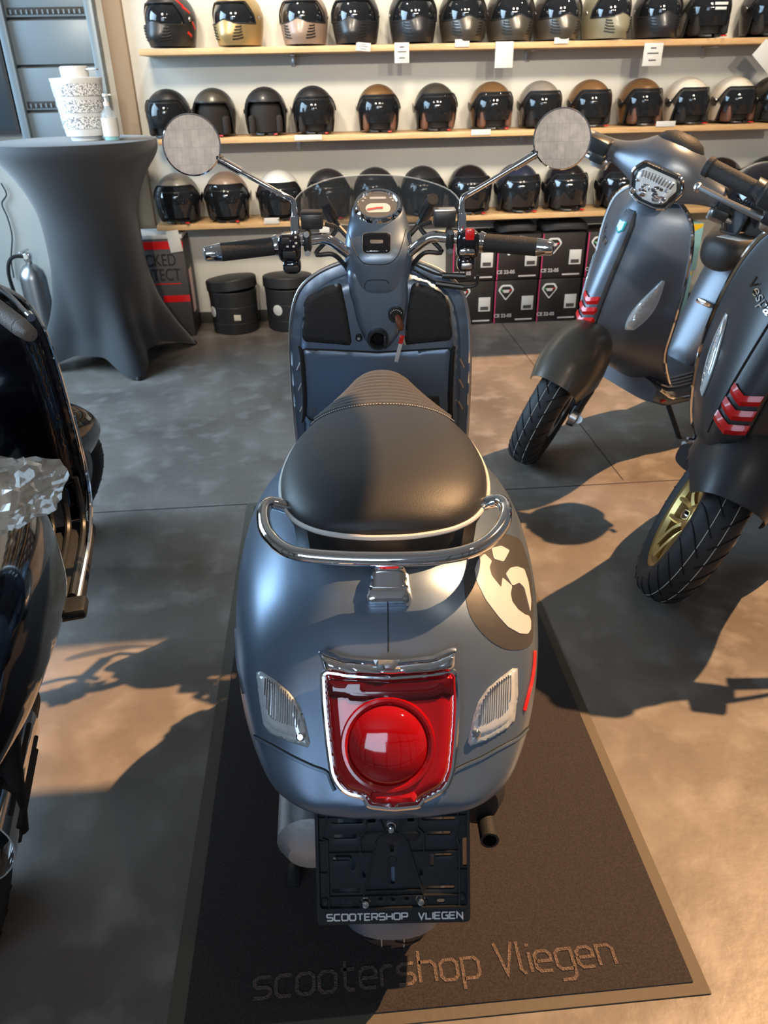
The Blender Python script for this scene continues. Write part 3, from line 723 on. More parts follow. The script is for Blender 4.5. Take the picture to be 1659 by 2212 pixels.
build('lens_lobe', pillow(rnd([onplane(x, y, XT) for x, y in [(790, 1690), (905, 1690), (905, 1732), (850, 1740), (796, 1732)]], .008), XT @ Matrix.Translation((0, 0, .008)), .018, .016, .02, .008), 'red_lens2', tl)
P = rnd(tp, .012); build('chrome_surround', tube([XT @ Vector((x*1.03, y*1.015, .003)) for x, y in P], .0052, 10, True), 'chrome', tl)
vis = [onplane(x, y, XT) for x, y in [(687, 1407), (700, 1406), (745, 1420), (845, 1428), (935, 1418), (975, 1401), (989, 1400), (984, 1440), (975, 1450), (930, 1457), (845, 1463), (760, 1459), (712, 1452), (700, 1450)]]
ch = build('chrome_visor', pillow(rnd(vis, .004), XT, .026, .014, .01, .0035), 'chrome', tl)
build('visor_badge', pillow([onplane(x, y, XT) for x, y in [(807, 1420), (862, 1420), (852, 1441), (816, 1441)]], XT @ Matrix.Translation((0, 0, .026)), .003, .002, .004, .006), 'steel', ch)
# chrome foot of the grab rail and the rail
def atz(px, py, z):
    o, d = lray(px, py); return o+d*((z-o.z)/d.z)
RP = [(628, 1099, .775), (604, 1090, .785), (583, 1087, .79), (571, 1098, .79), (569, 1122, .788), (578, 1152, .784), (607, 1182, .778), (650, 1198, .775), (740, 1206, .771), (840, 1208, .770), (935, 1205, .771), (1003, 1194, .775), (1048, 1174, .779), (1078, 1145, .785), (1091, 1118, .79), (1090, 1095, .79), (1078, 1082, .79), (1056, 1085, .785), (1034, 1094, .775)]
rail = build('grab_rail', tube([atz(*p) for p in RP], .0108, 16, smooth=5), 'chrome', main)
XF = frame((0.004, -.004, .735), (0, -.62, .6), (0, .1, 1))
fp = [onplane(x, y, XF) for x, y in [(801, 1207), (879, 1207), (884, 1262), (892, 1296), (884, 1309), (796, 1311), (787, 1298), (796, 1262)]]
ft = build('rail_foot', pillow(rnd(fp, .006), XF, .016, .012, .03, .006), 'chrome', main)
build('foot_step', pillow(rnd([onplane(x, y, XF) for x, y in [(796, 1268), (884, 1266), (890, 1297), (882, 1306), (797, 1308), (789, 1298)]], .005), XF @ Matrix.Translation((0, 0, .012)), .012, .008, .01, .005), 'chrome', ft)
build('painted_red_reflection', pillow(rnd([onplane(x, y, XF) for x, y in [(818, 1221), (862, 1221), (860, 1232), (820, 1234)]], .003), XF @ Matrix.Translation((0, 0, .016)), .001, .002, .002, .004), 'red', ft)  # red reflection in the chrome, made as a coloured patch
# handlebar pod and controls
po, pg = pod(main, ST, 'paint')
TP = bvh([pg])
decal('info_display', rnd(k2([(540, 745), (845, 745), (845, 968), (540, 968)]), 9), TP, .0012, 'gloss_black', po, hb=.002, rb=3, step=4)
decal('display_badge', rnd(k2([(620, 830), (765, 830), (765, 868), (620, 868)]), 3), TP, .0042, 'steel', po, step=3)
line('display_rim', rnd(k2([(536, 741), (849, 741), (849, 972), (536, 972)]), 9), TP, .0012, 'steel', po, .001, True, 0)
line('cover_seam', k2([(372, 640), (385, 770), (430, 900), (490, 1020), (560, 1085), (700, 1097), (830, 1085), (920, 1010), (975, 880), (1020, 700)]), TP, .0010, 'ink', po, 0)
line('cover_seam', k2([(558, 1370), (565, 1310), (615, 1272), (790, 1272), (828, 1310)]), TP, .0009, 'ink', po, 0)
XI = ST @ frame((.0, 1.010, 1.103), (0, -math.sin(R(30)), math.cos(R(30))), (0, 1, .2))
ins = build('instrument_dial', lathe([(0, .004), (.046, .004), (.050, .001)], 48, 'z', XI), mat('dial_face', (.06, .055, .045), .2, coat=1), po)
build('dial_bezel', lathe([(.046, .004), (.049, .010), (.054, .011), (.058, .004), (.060, -.004)], 48, 'z', XI), 'chrome', po)
dz = Matrix.Translation((0, 0, .0055))
build('speed_scale', pillow(rnd([(-.027, -.026), (.027, -.026), (.031, -.008), (.022, .006), (-.022, .006), (-.031, -.008)], .008), XI @ dz, 0, 0, .001, .01), 'paper', ins)
build('dial_screen', pillow(rnd([(-.02, .022), (.02, .022), (.02, .03), (-.02, .03)], .004), XI @ dz, 0, 0, .001, .01), 'lens_edge', ins)
build('dial_needle', ribbon([[(-.026, -.018), (0, -.012), (.012, -.012)]], .005, .001, XI @ Matrix.Translation((0, 0, .0066))), 'red', ins)
build('dial_glass', lathe([(0, .0095), (.03, .009), (.047, .008)], 32, 'z', XI), glass('dial_glass', (.6, .6, .6), .12), ins)
for x, y in ((-.036, .016), (.036, .016), (-.031, .026), (.031, .026)): build('warning_lamp', lathe([(0, .001), (.003, 0)], 10, 'z', XI @ dz @ Matrix.Translation((x, y, 0))), 'lens_edge', ins)
bars(main, ST, 'paint')
# small smoked fly screen
XS = frame((0, 1.085, 1.02), (0, -.93, .36), (0, .1, 1)); XS = XS
fs = []
for x, y in [(640, 475), (640, 445), (665, 415), (715, 390), (770, 380), (818, 378), (870, 382), (925, 397), (970, 420), (993, 452), (995, 475), (950, 484), (860, 488), (770, 488), (690, 484)]: fs.append(onplane(x, y, XS))
sc_ = build('fly_screen', pillow([tuple(p[:2]) for p in catmull([(*p, 0) for p in fs], 3, True)], XS, 0, 0, .003, .02, fn=lambda u, v: 1.1*u*u), 'smoke', main, 60)
Pq = [XS @ Vector((p.x, p.y, 1.1*p.x*p.x)) for p in catmull([(*p, 0) for p in fs], 3, True)]
build('screen_edge', tube(Pq, .0018, 6, True), 'clearglass', sc_)
for s in (-1, 1):
    build('screen_mount', tube([(s*.115, 1.06, 1.075), (s*.125, 1.01, 1.105), (s*.13, .985, 1.122)], [.016, .0155, .0135], 18), 'black', sc_)
    build('mount_screw', tube([(s*.122, .998, 1.120), (s*.122, .992, 1.128)], .005, 10), 'chrome', sc_)
    build('screen_bar', tube([(s*.06, 1.05, 1.01), (s*.10, 1.07, 1.05), (s*.115, 1.06, 1.078)], .007, 8), 'black', sc_)
# inner shield details
XLm = Matrix(((1, 0, 0, 0), (0, 0, -1, .935), (0, 1, 0, 0), (0, 0, 0, 1)))
cv = lambda u, v: .35*u*u
def spanel(name, crop, m, h, r, th=.006, off=0., parent=main, step=.009, rr_=.008):
    return build(name, pillow(rnd([onplane(x, y, XLm) for x, y in k3(crop)], rr_), XLm @ Matrix.Translation((0, 0, off)), h, r, th, step, fn=cv), m, parent, 50)
spanel('rubber_pad', [(500, 195), (380, 225), (245, 290), (212, 350), (200, 620), (225, 660), (400, 680), (590, 700), (604, 670), (565, 430), (520, 215)], 'blackmatte', .005, .004)
spanel('rubber_pad', [(1110, 193), (1230, 222), (1340, 270), (1395, 345), (1420, 610), (1400, 652), (1220, 675), (1040, 697), (1032, 660), (1050, 430), (1085, 225)], 'blackmatte', .005, .004)
gb = [(210, 745), (228, 722), (500, 742), (810, 762), (1120, 742), (1385, 718), (1405, 745), (1396, 1200), (1365, 1262), (1100, 1315), (810, 1330), (520, 1318), (275, 1292), (238, 1240)]
gl = spanel('glove_box_door', gb, 'paint', .004, .006, rr_=.010)
Pp = rnd([onplane(x, y, XLm) for x, y in k3(gb)], .010)
build('door_gap', tube([XLm @ Vector((x*1.015, .695+(z-.695)*1.015, cv(x, z)+.0008)) for x, z in Pp], .0022, 6, True), 'ink', gl)
cc_ = [(560, 70), (590, 300), (612, 350), (640, 500), (700, 640), (760, 725), (900, 725), (960, 650), (1010, 560), (1050, 420), (1062, 340), (1055, 70)]
colp = spanel('steering_column_cover', cc_, 'paint', .013, .018, rr_=.02)
badge = spanel('name_badge', [(1125, 1110), (1310, 1100), (1318, 1215), (1170, 1222), (1122, 1140)], 'gloss_black', .001, .002, .002, .005, gl, rr_=.006)
cb = onplane(*k3([(1225, 1150)])[0], XLm)
g = script('Vespa', .016, .0006, .4).xf(XLm @ Matrix.Translation((cb[0]-.006, cb[1]+.006, cv(*cb)+.0065))); g.join(script('GTS Super', .012, .0006, .4).xf(XLm @ Matrix.Translation((cb[0], cb[1]-.007, cv(*cb)+.0065))))
build('badge_lettering', g, 'satin_metal', badge)
cb = onplane(*k3([(292, 1212)])[0], XLm)
build('round_emblem', lathe([(.0, .0005), (.0095, .0005), (.0100, 0)], 24, 'z', XLm @ Matrix.Translation((cb[0], cb[1], cv(*cb)+.0042))), mat('faint_print', (.09, .11, .14), .5), gl)
g = G()
for s, P in ((-1, [(128, 690), (150, 745), (165, 900), (178, 1100), (175, 1240), (158, 1310)]), (1, [(1482, 690), (1468, 745), (1455, 900), (1445, 1100), (1450, 1240), (1465, 1310)])):
    Q = [onplane(x, y, XLm) for x, y in k3(P)]; P3 = [XLm @ Vector((x-s*-.0, z, cv(x, z)-.001)) for x, z in Q]
    vt = build('side_vent', tube([p+Vector((-s*.014, 0, 0)) for p in P3], [.003, .006, .007, .007, .006, .003], 8, smooth=3), 'ink', main)
    for z0 in (.735, .68, .62):
        build('vent_bar', tube([(s*.202, .930, z0+.014), (s*.214, .938, z0-.012)], .003, 6), 'satin_metal', vt)
def ondisc(crop, off): u = onplane(*k3([crop])[0], XLm); return XLm @ Matrix.Translation((u[0], u[1], off))
X = ondisc((815, 628), .026)
kb = build('fuel_cap_knob', lathe([(.016, -.03), (.0165, .004), (.020, .010), (.0245, .010), (.026, .004), (.026, -.03)], 32, 'z', X), 'black', main)
build('knob_grip', box((0, 0, 0), (.008, .032, .018), .003).xf(X @ Matrix.Translation((.0175, -.003, .010))), 'black', kb)
build('knob_core', lathe([(0, -.004), (.012, -.004), (.016, -.01)], 20, 'z', X), 'gloss_black', kb)
X = ondisc((660, 630), .012)
lb = build('seat_lock_button', lathe([(0, .006), (.006, .006), (.0085, .002), (.0085, -.03)], 20, 'z', X), 'black', main)
build('lock_symbol', lathe([(.0015, .0068), (.003, .0068)], 12, 'z', X), 'white', lb)
for c_xy in ((478, 205), (1132, 200)):
    X = ondisc(c_xy, .012); build('pad_screw', lathe([(0, .002), (.0025, .002), (.004, .001), (.0045, -.004)], 14, 'z', X), 'steel', main)
X = ondisc((960, 430), .030)
kl = build('ignition_lock', lathe([(0, .0), (.010, .0), (.011, .004), (.0175, .004), (.019, .0), (.019, -.03)], 28, 'z', X), 'black', main)
g = box((0, 0, 0), (.003, .003, .001))
ring_ = G()
for k in range(7):
    a = R(150-k*20); ring_.join(box((.0145*math.cos(a), .0145*math.sin(a), .0045), (.0018, .0028, .0006)).xf(X))
build('lock_marking', ring_, 'white', kl)
pk = X @ Vector((.003, -.002, .002))
key = thing('scooter_key', 'brown headed key in the ignition with wire ring and red and white tag', 'key', MW @ pk, main.rotation_euler)
build('key_head', tube([(0, 0, 0), (.001, -.010, 0), (.004, -.018, -.009), (.008, -.021, -.022), (.009, -.020, -.028)], [.004, .0075, .0085, .007, .005], 14, smooth=3), 'brown', key)
build('key_ring', tube([(.010+.011*math.cos(a), -.022, -.033+.011*math.sin(a)) for a in [2*PI*q/24 for q in range(24)]], .0008, 6, True), 'chrome', key)
tg = build('tag_strip', box((0, 0, 0), (.0095, .0012, .050), .0004).xf(Matrix.Translation((.002, -.026, -.082)) @ Matrix.Rotation(R(14), 4, 'Y')), 'paper', key)
build('tag_end', box((0, 0, 0), (.0105, .0016, .022), .0004).xf(Matrix.Translation((.009, -.026, -.050)) @ Matrix.Rotation(R(14), 4, 'Y')), 'red', key)
build('spare_key', box((0, 0, 0), (.005, .001, .022), .0004).xf(Matrix.Translation((.016, -.022, -.055)) @ Matrix.Rotation(R(-15), 4, 'Y')), 'steel', key)
# number plate holder
XP = frame((0, -.243, .355), (0, -.168, .075), (0, 0, 1)); XPn = XP
pc = [onplane(x, y, XP) for x, y in [(682, 1735), (1015, 1733), (1016, 1995), (682, 1995)]]
u0, u1 = (pc[0][0]+pc[3][0])/2, (pc[1][0]+pc[2][0])/2; v0, v1 = (pc[2][1]+pc[3][1])/2, (pc[0][1]+pc[1][1])/2
q = lambda x, y: (u0+(x-462)/775*(u1-u0), v0+(1003-y)/608*(v1-v0))
def slot(x0, y0, x1, y1): a = q(x0, y1); b = q(x1, y0); return rnd([(a[0], a[1]), (b[0], a[1]), (b[0], b[1]), (a[0], b[1])], .0035, 3)
holes = [slot(550, 472, 705, 495), slot(727, 472, 768, 492), slot(925, 472, 960, 490), slot(995, 470, 1165, 487), slot(555, 548, 672, 570), slot(708, 552, 752, 572), slot(940, 548, 985, 568), slot(1020, 542, 1140, 560),
         slot(836, 560, 856, 640), slot(836, 715, 858, 803), slot(640, 660, 662, 728), slot(550, 660, 636, 680), slot(1034, 652, 1054, 718), slot(1058, 652, 1145, 668), slot(694, 735, 714, 768), slot(982, 730, 1000, 762),
         slot(540, 820, 685, 842), slot(1010, 815, 1158, 834), slot(838, 855, 858, 890), slot(775, 852, 792, 884), slot(905, 850, 925, 884), slot(696, 408, 740, 430), slot(955, 405, 995, 428), slot(1200, 575, 1222, 718), slot(836, 400, 856, 470), slot(1068, 882, 1108, 905), slot(582, 884, 640, 905)]
pl = build('number_plate_holder', pillow(rnd([q(462, 1003), q(1237, 1003), q(1237, 395), q(462, 395)], .008), XP, .0006, .002, .0035, .0065, holes=holes), 'black', main, label='empty black plate holder with white shop lettering')
g = ribbon([rnd([q(474, 915), q(1226, 915), q(1226, 405), q(474, 405)], .008)], .0035, .0065, XP, True)
g.join(ribbon([[q(474, 915), q(1226, 915)]], .004, .006, XP))
build('holder_rim', g, 'black', pl)
g = G()
for P in ([(485, 460), (1215, 460)], [(525, 635), (745, 635)], [(945, 635), (1180, 635)], [(525, 855), (1180, 855)], [(525, 460), (495, 560), (525, 570), (525, 915)], [(1200, 460), (1170, 570), (1180, 600), (1180, 915)],
          [(700, 850), (765, 590), (790, 555), (845, 530), (900, 550), (925, 590), (1000, 850)], [(785, 462), (810, 530)], [(905, 460), (882, 530)], [(718, 462), (718, 520), (688, 550), (688, 635)], [(975, 462), (975, 515), (1005, 545), (1005, 635)],
          [(465, 575), (525, 575)], [(1172, 730), (1232, 730)], [(465, 735), (525, 735)], [(683, 405), (683, 460)], [(1013, 400), (1013, 460)], [(710, 828), (985, 826)], [(560, 655), (630, 655), (640, 665)], [(683, 880), (683, 915)], [(1013, 880), (1013, 915)], [(525, 460), (525, 405)], [(1175, 460), (1175, 405)]):
    g.join(ribbon([[q(*p) for p in P]], .0018, .0048, XP))
build('holder_rib', g, 'black', pl)
for x, y in ((500, 432), (1187, 420), (503, 880), (1192, 868)):
    a = q(x, y); build('corner_screw', lathe([(0, .003), (.0022, .003), (.0045, .0045), (.006, .003), (.0062, 0)], 16, 'z', XP @ Matrix.Translation((*a, 0))), 'blackmatte', pl)
a = q(847, 680); build('centre_boss', lathe([(0, .002), (.006, .002), (.0075, 0)], 20, 'z', XP @ Matrix.Translation((*a, 0))), 'black', pl)
for x, y in ((843, 512), (708, 885), (985, 877)):
    a = q(x, y); build('plate_bolt', lathe([(0, .013), (.004, .012), (.0055, .010), (.006, .003), (.0075, .002), (.0078, 0)], 12, 'z', XP @ Matrix.Translation((*a, 0))), 'chrome', pl, 10)
for txt, x0, x1 in (('SCOOTERSHOP', 512, 918), ('VLIEGEN', 975, 1196)):
    LOW['V'] = [[(0, 1), (.42, 0), (.85, 1)]]
    s_, w_ = strokes(txt, .28); a = q(x0, 980); b = q(x1, 948); sx = (b[0]-a[0])/w_; sy = b[1]-a[1]
    build('shop_lettering', ribbon([[(p[0]*sx, p[1]*sy) for p in c] for c in s_], .0021, .0006, XP @ Matrix.Translation((a[0], a[1], .0007))), 'white', pl)
build('plate_bracket', box((0, -.19, .40), (.09, .06, .05), .01), 'black', main)

# ================================================================== black scooter at the left
blk, bbody, BST = gts_scooter('motor_scooter', 'glossy black motor scooter cut off by the left edge, handlebar turned towards the viewer', (-.722, .93, 0), R(9.5), R(-1), 'gloss_black', R(-40), 'alu', ribs=True)
bo, bg = pod(blk, BST, 'gloss_black')
bars(blk, BST, 'gloss_black', 'greygrip', 'greygrip', mirrors=False)
TBB = bvh([bbody])
# ================================================================== Sprint style scooters at the right
def sprint(name, label, loc, head, lean, steer, paint, fpaint, rim, SC=1.06, WS=.93, WO=-.065, HZ=0.):
    """origin: front wheel contact; +y forward"""
    root = thing(name, label, 'scooter', (loc[0]+SC*WO*math.sin(head), loc[1]-SC*WO*math.cos(head), 0), (0, lean, head)); root.scale = (SC, SC, SC)
    ST = steer_matrix((0, -.20, .60), R(25), steer) @ Matrix.Translation((0, 0, 0)); SW = steer_matrix((0, -.20+WO, .60), R(25), steer) @ Matrix.Translation((0, WO, 0))
    wheel(root, SW @ Matrix.Translation((0, 0, .232)), .232, .056, rim, 6, 'front_wheel')
    # fender: bulbous, open below
    rings = []
    for k in range(27):
        t = k/26; a = R(47)+(R(172)-R(47))*t; w = .062+.048*math.sin(PI*min(1, .12+t*1.05))**.6+.012*t; row = []; ro = .292+.040*math.sin(PI*t)**1.2; drop = .10+.085*math.sin(PI*min(1, t*1.1))
        for q_ in range(19):
            u = 2*q_/18-1; x = w*math.sin(u*PI/2*1.0); rr2 = ro-drop*(1-math.cos(u*PI/2))**1.25
            row.append((x, rr2*math.cos(a), .235+rr2*math.sin(a)))
        rings.append(row)
    fd = build('front_fender', shell(loft(rings, False, False), .004), fpaint, root, 50, X=SW)
    # single sided fork arm, caliper
    g = tube([(-.085, -.01, .235), (-.09, -.05, .33), (-.07, -.13, .46)], [.018, .02, .022], 12); g.join(box((-.075, -.05, .27), (.03, .08, .05), .01))
    fk = build('fork_arm', g, 'black', root, X=SW)
    g = box((-.085, -.075, .215), (.035, .055, .07), .012); g.join(tube([(-.105, -.06, .20), (-.105, -.095, .18)], .016, 12)); g.join(lathe([(0, -.11), (.03, -.105), (.034, -.08)], 20, 'x', Matrix.Translation((0, 0, .235))))
    build('brake_caliper', g, 'satin_metal', fk, X=SW)
    # shield
    tab = smoothtab([(.955, .055, -.285, -.335), (.945, .105, -.270, -.338), (.92, .150, -.255, -.342), (.88, .182, -.240, -.346), (.80, .204, -.215, -.352), (.70, .212, -.185, -.360), (.60, .210, -.160, -.370), (.52, .200, -.150, -.385), (.46, .190, -.165, -.40), (.40, .182, -.235, -.43), (.34, .175, -.33, -.475), (.28, .165, -.43, -.53), (.23, .145, -.52, -.60), (.20, .10, -.60, -.68)], 4); tab = [(z, w*WS, a, b) for z, w, a, b in tab]
    def prof(z, u):
        z_ = -z; w, yc, ye = interp([(-a, b, c, d) for a, b, c, d in tab], z_); return Vector((w*u, ye+(yc-ye)*(math.cos(u*PI/2)**1.15), z))
    rings = []
    for z, w, yc, ye in tab:
        rings.append([prof(z, -1+2*i/28) for i in range(29)]+[Vector((w*u, ye-.012+(yc-ye-.02)*0.5*math.cos(u*PI/2), z)) for u in (.96, .5, 0, -.5, -.96)])
    sg = loft(rings); sh = build('leg_shield', sg, paint, root, 55)
    E = [prof(z, 1)+Vector((.002, -.003, 0)) for z, *_ in tab]
    L_ = [Vector((-p.x, p.y, p.z)) for p in E]
    build('shield_trim', tube(E[::-1][6:]+L_[:-6], .0075, 8), 'chrome', root)
    # inner shield panel
    rings = []
    for z in (.93, .85, .7, .55, .42, .33):
        w, yc, ye = interp([(-a, b, c, d) for a, b, c, d in tab], -z); rings.append([(w*.93*u, ye-.012-(.03 if abs(u) < .8 else .005), z) for u in (-1, -.8, -.4, 0, .4, .8, 1)]+[(w*.93*u, ye-.01, z) for u in (1, 0, -1)])
    build('inner_panel', loft(rings), paint, root, 50)
    # horn cover down the middle with emblem and three red fins
    rings = []
    for z in np.linspace(.905, .50, 16):
        w = .022+.013*min(1, (.905-z)/.04)+.010*((.905-z)/.4); u = w/.21
        b = [prof(z, u*k_) for k_ in (-1, -.85, -.4, 0, .4, .85, 1)]; hgt = [0, .013, .016, .016, .016, .013, 0]
        rings.append([p+Vector((0, h_*(1 if .52 < z < .895 else .3), 0)) for p, h_ in zip(b, hgt)]+[b[-1]+Vector((0, -.01, 0)), b[0]+Vector((0, -.01, 0))])
    hc = build('horn_cover', loft(rings), paint, root, 40)
    for k_ in (-1, 1): build('cover_groove', tube([prof(z, k_*(.024+.013*min(1, (.905-z)/.04)+.010*((.905-z)/.4))/.21)+Vector((0, .001, 0)) for z in np.linspace(.90, .50, 12)], .0022, 5), 'ink', hc)
    for i, z in enumerate((.615, .580, .545)):
        w = .036+.003*i
        P2 = [prof(z+.006*abs(k_)*2, k_*w/.21)+Vector((0, .0175-.004*abs(k_), 0)) for k_ in (-1, -.5, 0, .5, 1)]
        rings = [[p+Vector((0, .003, .013)), p+Vector((0, .009, 0)), p+Vector((0, .003, -.013)), p+Vector((0, -.01, 0))] for p in P2]
        build('red_fin', loft(rings), 'red', hc, 25)
    p = prof(.855, 0)+Vector((0, .018, 0)); XE = frame(p, (0, .95, .30))
    em = build('enamel_emblem', pillow(rnd([(-.015, .02), (.015, .02), (.015, -.008), (0, -.022), (-.015, -.008)], .002), XE, .002, .002, .006, .005), 'teal', hc)
    build('emblem_corner', pillow([(-.013, .018), (.013, .018), (-.013, -.006)], XE @ Matrix.Translation((0, 0, .0022)), .0006, .001, .002, .006), 'blueprint', em)
    g = script('Vespa', .040, .0016, .45, 0)
    g.v = [tuple(prof(.80+y*.96-x*.25, .50-x/.20)+Vector((0, .0022+z, 0))) for x, y, z in g.v]
    build('name_script', g, 'chrome', sh)
    # turn signals
    for s in (-1, 1):
        cols = []
        for i in range(13):
            t = i/12; z = .715-.175*t; uc = .76-.17*t; wd = .004+.110*math.sin(PI*(t*.9+.02))**.8*(.5+.5*t)
            row = []
            for k_ in range(7):
                f = -1+2*k_/6; p = prof(z, s*(uc+wd*f)); row.append(p+Vector((s*.004, .012*math.sqrt(max(0, 1-f*f))*min(1, 4*math.sin(PI*(t*.96+.02)))-.001, 0)))
            cols.append(row)
        ts = build('turn_signal', loft(cols, False, False), 'lens', root, 60)
        rim_ = [c[0] for c in cols]+[c[-1] for c in cols[::-1]]
        build('lens_rim', tube(rim_, .003, 6, True), 'lens_edge', ts)
        g = G()
        for i in range(2, 11): g.join(tube([cols[i][2]+Vector((0, .001, 0)), cols[i][3]+Vector((0, .0015, 0)), cols[i][4]+Vector((0, .001, 0))], .0012, 4))
        build('lens_flute', g, 'reflector', ts)
    # headset
    ST = Matrix.Translation((0, 1.0*HZ, HZ)) @ ST
    rings = []
    hs = smoothtab([(-.275, .006, .020, .018), (-.25, .0, .026, .024), (-.20, .0, .031, .029), (-.155, .004, .038, .037), (-.11, .010, .055, .055), (-.075, .016, .072, .076), (-.035, .020, .082, .088), (0, .021, .084, .091), (.035, .020, .082, .088), (.075, .016, .072, .076), (.11, .010, .055, .055), (.155, .004, .038, .037), (.20, 0, .031, .029), (.25, 0, .026, .024), (.275, .006, .020, .018)], 3)
    for x, dz_, a, b in hs:
        ring = []
        for k_ in range(24):
            an = 2*PI*k_/24; u, v = se(math.cos(an), math.sin(an), 2.5); ring.append((x, -.270+a*u-.25*abs(x)*.4, 1.02+dz_+b*v*(1 if v > 0 else .8)+.10*abs(x)*.3-a*u*.15))
        rings.append(ring)
    hd = build('handlebar_cover', loft(rings), paint, root, 40, X=ST)
    g = lathe([(0, .035), (.03, .033), (.055, .02), (.068, 0), (.070, -.03)], 28, 'z', Matrix.Translation((0, -.315, 1.11)) @ Matrix.Rotation(R(18), 4, 'X') @ Matrix.Scale(1.15, 4, (1, 0, 0)))
    build('instrument_hood', g, 'blackmatte', hd, X=ST)
    # headlight
    XH = frame((0, -.190, 1.02), (0, .97, .10)); hexp = [(-.083, .012), (-.060, .047), (.060, .047), (.083, .012), (.060, -.050), (.03, -.062), (-.03, -.062), (-.060, -.050)]
    hl = build('headlight', pillow(rnd(hexp, .010), XH, .012, .014, .04, .009), 'black', root, 40, X=ST)
    build('headlight_rim', tube([XH @ Vector((x, y, .004)) for x, y in rnd(hexp, .010)], .0048, 8, True), 'chrome', hl, X=ST)
    sm = [(x*.84, y*.84) for x, y in hexp]
    build('headlight_glass', pillow(rnd(sm, .010), XH @ Matrix.Translation((0, 0, .008)), .012, .02, .004, .009), 'lens', hl, 60, X=ST)
    g = G(); rs = random.Random(3)
    for i in range(11):
        x = -.05+i*.010; g.join(tube([XH @ Vector((x, .030-.15*abs(x)*.6, .020)), XH @ Vector((x*.92, .008, .0225))], .0028, 5))
    for i in range(26):
        x = rs.uniform(-.055, .055); y = rs.uniform(-.040, .0); g.join(box((0, 0, 0), (rs.uniform(.008, .02), rs.uniform(.006, .012), .004), .0015).xf(XH @ Matrix.Translation((x, y, .0200)) @ Matrix.Rotation(rs.uniform(-.6, .6), 4, 'Z') @ Matrix.Rotation(rs.uniform(-.5, .5), 4, 'X')))
    build('headlight_reflector', g, 'reflector', hl, 20, X=ST)
    for s in (-1, 1):
        B = lambda *p: Vector((s*p[0], p[1], p[2]))
        bl = build('switch_block', box(B(.225, -.262, 1.035), (.07, .065, .045), .008).join(box(B(.21, -.245, 1.005), (.05, .045, .03), .008)), 'black', root, X=ST)
        build('hand_grip', tube([B(.262, -.325, 1.020), B(.275, -.328, 1.020), B(.37, -.352, 1.018), B(.374, -.353, 1.018), B(.385, -.356, 1.018)], [.0215, .019, .019, .0225, .0215], 18), 'grip', root, X=ST)
        build('lever_mount', box(B(.20, -.258, .990), (.055, .035, .035), .008), 'satin_metal', bl, X=ST)
        build('brake_lever', tube([B(.185, -.245, 1.000), B(.22, -.232, 1.000), B(.30, -.262, .992), B(.375, -.300, .985)], [.009, .0085, .0065, .006], 10, smooth=4).join(lathe([(0, .011), (.006, .0085), (.0095, .003), (.0095, -.004), (.005, -.01), (0, -.011)], 14, 'z', Matrix.Translation(B(.379, -.303, .984)))), 'satin_metal', root, X=ST)
    # floor, tunnel, rear body, seat
    rings = []
    for y, w, zt, zb in ((-.44, .17, .31, .22), (-.52, .185, .275, .19), (-.70, .19, .265, .175), (-.84, .18, .27, .18), (-.92, .15, .30, .2)):
        rings.append([(w*se(math.cos(a), math.sin(a), 4)[0], y, (zt+zb)/2+(zt-zb)/2*se(math.cos(a), math.sin(a), 4)[1]) for a in [2*PI*i/28 for i in range(28)]])
    fl = build('floor_board', loft(rings), paint, root, 45)
    g = G()
    for x in (-.165, -.145, -.125, -.105, .105, .125, .145, .165): g.join(tube([(x, -.46, .305), (x, -.54, .276), (x, -.70, .268), (x, -.83, .274)], .0038, 6, smooth=3))
    build('floor_strip', g, 'satin_metal', fl)
    for s in (-1, 1):
        build('sill_trim', tube([(s*.168, -.46, .285), (s*.187, -.54, .240), (s*.192, -.70, .225), (s*.182, -.84, .232)], .007, 8, smooth=3), 'chrome', fl)
        build('side_reflector', box((s*.178, -.50, .235), (.006, .05, .012), .002), 'red', fl)
    rings = []
    for y, w, zt, zb in smoothtab([(-.76, .055, .30, .22), (-.80, .085, .40, .22), (-.85, .105, .55, .22), (-.90, .125, .66, .23), (-.98, .165, .70, .25), (-1.1, .20, .71, .28), (-1.3, .215, .71, .30), (-1.5, .19, .69, .36), (-1.65, .13, .63, .45), (-1.72, .06, .56, .48)], 3):
        rings.append([(w*se(math.cos(a), math.sin(a), 2.6)[0], y, (zt+zb)/2+(zt-zb)/2*se(math.cos(a), math.sin(a), 2.6)[1]) for a in [2*PI*i/36 for i in range(36)]])
    bd = build('rear_body', loft(rings), paint, root, 55)
    build('glove_handle', box((0, -.815, .50), (.07, .02, .02), .006), 'chrome', bd)
    rings = []
    for y, w, zt, zb in smoothtab([(-.775, .03, .70, .655), (-.785, .065, .735, .635), (-.82, .095, .765, .64), (-.90, .125, .785, .67), (-1.0, .15, .795, .69), (-1.15, .165, .80, .70), (-1.3, .165, .81, .71), (-1.45, .15, .81, .71), (-1.55, .11, .79, .71), (-1.6, .05, .76, .72)], 4):
        rings.append([(w*se(math.cos(a), math.sin(a), 2.4)[0], y, (zt+zb)/2+(zt-zb)/2*se(math.cos(a), math.sin(a), 2.4)[1]) for a in [2*PI*i/36 for i in range(36)]])
    build('seat', loft(rings), 'leather', root, 60)
    wheel(root, Matrix.Translation((0, -1.34, .235)), .235, .06, rim, 6, 'rear_wheel', disc=False, tread=False)
    g = tube([(-.10, -.60, .2), (-.20, -.66, .02)], .010, 8); g.join(box((-.205, -.665, .012), (.04, .03, .008), .003))
    build('side_stand', g, 'black', root)
    return root
gold = sprint('motor_scooter', 'satin black motor scooter with a gold front wheel, nearest at the right edge', (.99, 1.87, 0), R(130), R(-13), R(24), 'paint3', 'paint3', 'gold', 1.12, .97, -.235, -.085)
